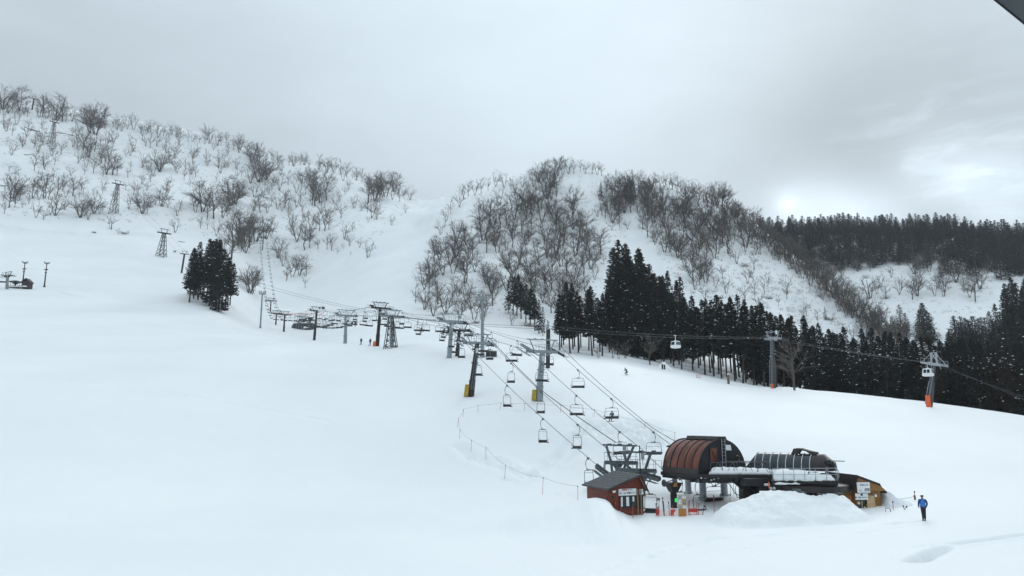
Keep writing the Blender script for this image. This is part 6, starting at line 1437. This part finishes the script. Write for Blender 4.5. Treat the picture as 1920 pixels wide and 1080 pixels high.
e = empty('safety_net', at(1257, 955, 65.3), 'red triangular flag of net at the foot of the black leg', 'net'); mb = MB(); mb.prism([(0, 0, 0), (.5, 0, -.02), (.1, 0, -.55), (0, 0, -.5)], (0, .02, 0)); mb.build('mesh_net', REDM, e)
# notice board
b0 = at(1280, 968.5, 65.2); e = empty('notice_board', Vector((b0.x, b0.y, H(b0.x, b0.y))), 'orange notice board covered with white papers by the loading point', 'notice board'); zt = at(1280, 929, 65.2).z - e.location.z; zm = at(1280, 954, 65.2).z - e.location.z
mb = MB(); mb.box((0, 0, zm / 2 - .1), (.66, .06, zm + .2)); mb.build('lower_panel', mat('orange_brown_ply', (.42, .17, .035), .65, 0, .12, 5), e)
mb = MB(); mb.box((.02, .01, (zm + zt) / 2), (.66, .05, zt - zm)); up_ = mb.build('upper_panel', mat('pale_frame', (.50, .42, .33), .7, 0, .1, 5), e)
hh = zt - zm
for (x, z, w, h, m) in [(-.16, .84, .22, .22, GALV), (.18, .86, .30, .18, WHITEP), (-.17, .52, .22, .42, WHITEP), (-.15, .14, .22, .20, GALV), (.20, .14, .26, .2, WHITEP)]:
    mb = MB(); mb.box((x, -.03, zm + hh * z), (w, .02, h * hh * .9 if h < .3 else h * hh * .8)); mb.build('paper', m, up_)
for (x, z) in [(-.18, .56), (-.14, .46), (.2, .88), (.22, .14)]: mb = MB(); mb.box((x, -.045, zm + hh * z), (.09, .008, .05)); mb.build('print', BLACKT, up_)
mb = MB(); mb.box((.17, -.035, zm + hh * .5), (.36, .03, hh * .36)); fr2 = mb.build('map_frame', mat('orange_brown_ply', (.42, .17, .035)), up_)
mb = MB(); mb.box((.17, -.055, zm + hh * .5), (.28, .012, hh * .28)); mb.build('map_border', mat('cream', (.5, .45, .3)), up_); mb = MB(); mb.box((.17, -.066, zm + hh * .5), (.22, .01, hh * .22)); mb.build('map', mat('map_green', (.03, .12, .06), .6, 0, .4, 12), up_)
mb = MB(); mb.box((.17, -.074, zm + hh * .54), (.12, .006, .03)); mb.box((.17, -.074, zm + hh * .47), (.14, .006, .02)); mb.build('print', WHITEP, up_)
e = empty('red_bench', at(1299, 962, 65.9), 'low red barrier bench right of the notice board', 'barrier'); mb = MB(); mb.box((0, 0, .12), (.78, .3, .08)); mb.box((0, 0, .28), (.74, .04, .2)); mb.build('bench_top', REDM, e); mb = MB()
for s in (-.36, .36): mb.bar((s, 0, -.4), (s, 0, .9), .05)
mb.build('uprights', POLER, e)
e = empty('fire_extinguisher', at(1233, 966, 65.7), 'red device standing on the snow by the loading chair', 'extinguisher'); mb = MB(); mb.lathe((0, 0, 0), [(.11, 0), (.12, .05), (.12, .42), (.06, .52), (.04, .56)], 12); mb.build('tank', REDM, e); mb = MB(); mb.tube([(0, 0, .55), (.05, 0, .62), (.14, 0, .5), (.15, 0, .2)], .02, 5); mb.build('hose', BLK, e)
e = empty('control_stand', at(1235.5, 966, 66.6), 'white control panel on a stand beside the loading chair', 'control panel'); mb = MB(); mb.bar((0, 0, 0), (0, 0, 1.0), .05); mb.build('stand', GALV, e); mb = MB(); mb.box((0, 0, .95), (.26, .1, .5)); mb.build('panel', WHITEP, e)
mb = MB(); mb.box((0, -.01, 1.33), (.24, .08, .22)); mb.build('screen', mat('blue_grey_screen', (.08, .12, .16), .4), e)
e = empty('wire_frame', at(1671, 974, 62.2), 'black bent metal frame stuck in the snow right of the ochre hut', 'frame'); mb = MB(); mb.tube([(.04, 0, -.1), (-.02, 0, .85), (-.38, 0, .87), (-.40, 0, .55), (-.3, 0, .28), (-.05, 0, .2)], .03, 6); mb.build('tube', BLK, e)
# small shed, far sign, left edge station, far low building
p = gp(921, 669); e = empty('small_shed', p, 'small dark shed with snow on its roof beside the tall light mast', 'shed'); mb = MB(); mb.hexa([Vector(q) for q in [(-1.1, 0, -.3), (1.1, 0, -.3), (1.1, 1.6, -.3), (-1.1, 1.6, -.3), (-1.05, 0, 1.25), (1.05, 0, 1.15), (1.05, 1.6, 1.15), (-1.05, 1.6, 1.25)]]); mb.build('wall', mat('dark_boards', (.035, .033, .035), .8, 0, .3, 4, stretch=(5, 5, .4)), e); mb = MB(); snow_ribbon(mb, Vector((-1.2, -.1, 1.2)), Vector((1.2, -.1, 1.15)), Vector((0, 1.8, 0)), .16, .14, 6, 3); mb.build('snow_layer', SNOW, e, True); mb = MB(); mb.box((-.2, -.03, .4), (.06, .05, 1.3)); mb.box((.95, -.04, .6), (.06, .05, 1.1)); mb.build('boards', GALV, e)
p = gp(1310, 709); e = empty('piste_sign', p, 'small pale sign with a red edge at the foot of the cedars', 'sign'); mb = MB(); mb.box((0, 0, .45), (.95, .05, .62)); mb.build('edge', REDM, e); mb = MB(); mb.box((0, -.04, .45), (.80, .04, .46)); mb.build('panel', WHITEP, e)
p = gp(1366, 720); e = empty('padded_post', p, 'brown post with a snow cap among the cedar trunks', 'post'); mb = MB(); mb.tube([(0, 0, -.4), (0, 0, 2.1)], .26, 10); mb.build('post', mat('brown_pad', (.16, .09, .07), .8, 0, .2, 3), e); mb = MB(); mb.lathe((0, 0, 2.08), [(.27, 0), (.28, .12), (.15, .25)], 10); mb.build('snow_cap', SNOW, e, True)
for (x, yb, ht, lab) in [(1242, 690, 1.6, 'left dark post poking from the snow mound'), (1246, 691, 1.6, 'right dark post poking from the snow mound')]:
    p = at(x, yb, 183); e = empty('timber_post', p, lab, 'post', 'posts in the snow mound'); mb = MB(); mb.box((0, 0, .3), (.35, .3, 1.3)); mb.build('post', DARKM, e)
def left_station():
    b = gp(13, 542); t = at(15, 518, b.y); d = Vector((.45, .9, 0)).normalized(); vv = d.cross(UZ)
    lift_tower('lift_tower', b, t, [(t + vv * 2.3 + UZ * .3, d), (t - vv * 2.3 + UZ * .3, d)], GREYM, DARKM, 'grey lift tower at the left edge beside the small brown hut', None, 2.0, .45, 1.6, None, False, nw=6, tl=2.6)
    b = gp(28, 540); sc = b.y / F; e = empty('lift_station', b, 'small open lift station with an umbrella-like roof at the left edge', 'lift station'); mb = MB(); mb.hexa([Vector(q) * sc for q in [(-10, -4, -2), (9, -4, -2), (9, 6, -2), (-10, 6, -2), (-10, -4, 1.2), (10, -4, 1.2), (10, 6, 1.2), (-10, 6, 1.2)]]); mb.build('base', DARKM, e)
    mb = MB(); snow_ribbon(mb, Vector((-11, -4, 1.2)) * sc, Vector((10, -4, 1.2)) * sc, Vector((0, 9, 0)) * sc, 4 * sc, 3 * sc, 8, 5); mb.build('snow_layer', SNOW, e, True)
    mb = MB(); mb.lathe(Vector((0, 0, 11)) * sc, [(11 * sc, 0), (11 * sc, 1.2 * sc), (4 * sc, 3 * sc), (.3, 3.6 * sc)], 18); mb.lathe(Vector((0, 0, 8)) * sc, [(5 * sc, 0), (5 * sc, 1 * sc)], 14); mb.build('roof', DARKM, e); mb = MB(); mb.tube([Vector((0, 0, 0)), Vector((0, 0, 12 * sc))], 1.6 * sc, 10)
    for s in (-9, 8): mb.bar(Vector((s, 0, 3)) * sc, Vector((s, 0, 11)) * sc, .1)
    mb.build('post', DARKM, e)
    b = gp(47, 542); e = empty('small_hut', b, 'small dark brown gabled hut at the left edge, snow on its sill', 'hut'); w, L_, h1, h2 = 7 * sc, 7 * sc, 14 * sc, 20 * sc
    mb = MB(); mb.prism([Vector((-w, 0, -1)), Vector((w, 0, -1)), Vector((w, 0, h1)), Vector((0, 0, h2)), Vector((-w, 0, h1))], (0, L_ * 1.5, 0)); mb.build('wall', mat('plum_boards', (.055, .035, .040), .8, 0, .25, 3), e)
    mb = MB()
    for s in (-1, 1): mb.hexa([Vector((0, -.4, h2 + .02)), Vector((s * w * 1.3, -.4, h1 - (h2 - h1) * .3)), Vector((s * w * 1.3, L_ * 1.6, h1 - (h2 - h1) * .3)), Vector((0, L_ * 1.6, h2 + .02)), Vector((0, -.4, h2 + .25)), Vector((s * w * 1.3, -.4, h1 - (h2 - h1) * .3 + .2)), Vector((s * w * 1.3, L_ * 1.6, h1 - (h2 - h1) * .3 + .2)), Vector((0, L_ * 1.6, h2 + .25))])
    mb.build('roof', DBR, e); mb = MB(); mb.box((0, -.1, 9 * sc), (5 * sc, .1, 3 * sc)); mb.build('window', GLASSD, e); mb = MB(); snow_ribbon(mb, Vector((-4 * sc, -.8, 4 * sc)), Vector((4 * sc, -.8, 4 * sc)), Vector((0, .8, 0)), 2.5 * sc, 2.5 * sc, 6, 2); mb.build('snow_layer', SNOW, e, True)
    o = dup(QP); o.location = at(5, 511, b.y * .97); o.rotation_euler = (0, 0, .4); tag(o, 'quad chair hanging at the very left edge of the picture', 'chairlift chair', 'quad lift chairs'); o.scale = (1.5,) * 3
left_station()
def low_building():
    b = gp(566, 618); sc = b.y / F; e = empty('low_building', b, 'long low dark building with a rounded end and snow roof below the far chairs', 'building')
    mb = MB(); pr = [(-21, -1), (-19, 8), (-16, 12), (20, 12), (23, 5), (21, -1)]; mb.prism([Vector((x * sc, 0, z * sc)) for x, z in pr], (0, 14 * sc, 0)); mb.build('wall', mat('weathered_boards', (.075, .075, .08), .85, 0, .4, 2, stretch=(6, 6, .3)), e)
    mb = MB(); snow_ribbon(mb, Vector((-16 * sc, -.2, 12 * sc)), Vector((20 * sc, -.2, 12 * sc)), Vector((0, 14 * sc, 0)), 2.4 * sc, 2 * sc, 10, 6); snow_ribbon(mb, Vector((3 * sc, -.5, 2 * sc)), Vector((15 * sc, -.5, 4 * sc)), Vector((0, .6, 0)), 4 * sc, 4 * sc, 8, 7); mb.build('snow_layer', SNOW, e, True)
    mb = MB()
    for x in (-17, -11, -6, -1): mb.bar(Vector((x * sc, -.1, 0)), Vector((x * sc, -.1, 11 * sc)), .7 * sc)
    mb.build('timber_posts', GALV, e)
    b = gp(563, 617) + Vector((0, 4, 0)); e = empty('lift_station', b, 'far lift station machinery above the long low building', 'lift station'); mb = MB(); mb.lathe(Vector((0, 0, 17 * sc)), [(9 * sc, 0), (9.5 * sc, .5), (9 * sc, 1.4 * sc)], 18); mb.box((0, 0, 20 * sc), (13 * sc, 5 * sc, 3 * sc)); mb.box((14 * sc, 0, 21 * sc), (8 * sc, 4 * sc, 7 * sc)); mb.build('bullwheel_housing', DARKM, e)
    mb = MB(); mb.tube([(0, 0, 0), (0, 0, 18 * sc)], .5, 10); mb.tube([(14 * sc, 0, 0), (14 * sc, 0, 18 * sc)], .4, 10); mb.build('post', DARKM, e)
low_building()
net(512, 606, 586, 592, gp(560, 610).y * .97, 'faint pink net line among the far chairs')
# eave of the house the picture is taken from
def eave():
    y = 3.0; e = empty('roof_eave', at(1935, 10, y), 'dark grey corner of the roof eave at the top right', 'roof eave'); A, B = at(1868, 0, y), at(1920, 42, y); d = (B - A) * 2; n = Vector((d.z, 0, -d.x)).normalized()
    if n.z < 0: n = -n
    mb = MB(); a0, b0 = A - d * .4, B + d * .6; mb.prism([a0, b0 + d, b0 + d + n * 1.2, a0 + n * 1.2], Vector((0, -.35, 0))); fin(mb, 'soffit', mat('grey_metal_soffit', (.055, .065, .07), .7, 0, .12, 6), e)
    mb = MB(); mb.prism([a0 - n * .004, b0 + d - n * .004, b0 + d + n * .008, a0 + n * .008], Vector((0, .006, 0))); fin(mb, 'drip_edge', mat('dark_edge', (.02, .016, .014), .7, 0, .2, 6), e)
eave()

for p_ in (QP, DP, GCAB):
    pass
# ------------------------------------------------------------------ air
def haze(dens):
    zmin = float(Z.min()) - 1.0; zmax = max(float(Z.max()), max(t[1].z + t[2] for t in TREES)) + 30
    x0 = 1120.0; mb = MB(); mb.box((0, 0, (zmin + zmax) / 2), (2 * x0, 2 * x0, zmax - zmin)); m = bpy.data.materials.new('haze'); m.use_nodes = True; nt = m.node_tree; nt.nodes.clear()
    o = nt.nodes.new('ShaderNodeOutputMaterial'); pv = nt.nodes.new('ShaderNodeVolumePrincipled'); pv.inputs['Density'].default_value = dens; pv.inputs['Color'].default_value = (.93, .96, 1, 1); pv.inputs['Anisotropy'].default_value = .1
    nt.links.new(pv.outputs[0], o.inputs['Volume']); tag(mb.build('haze', m), 'pale winter haze over the hills', 'haze', kind='stuff')
haze(.00017)
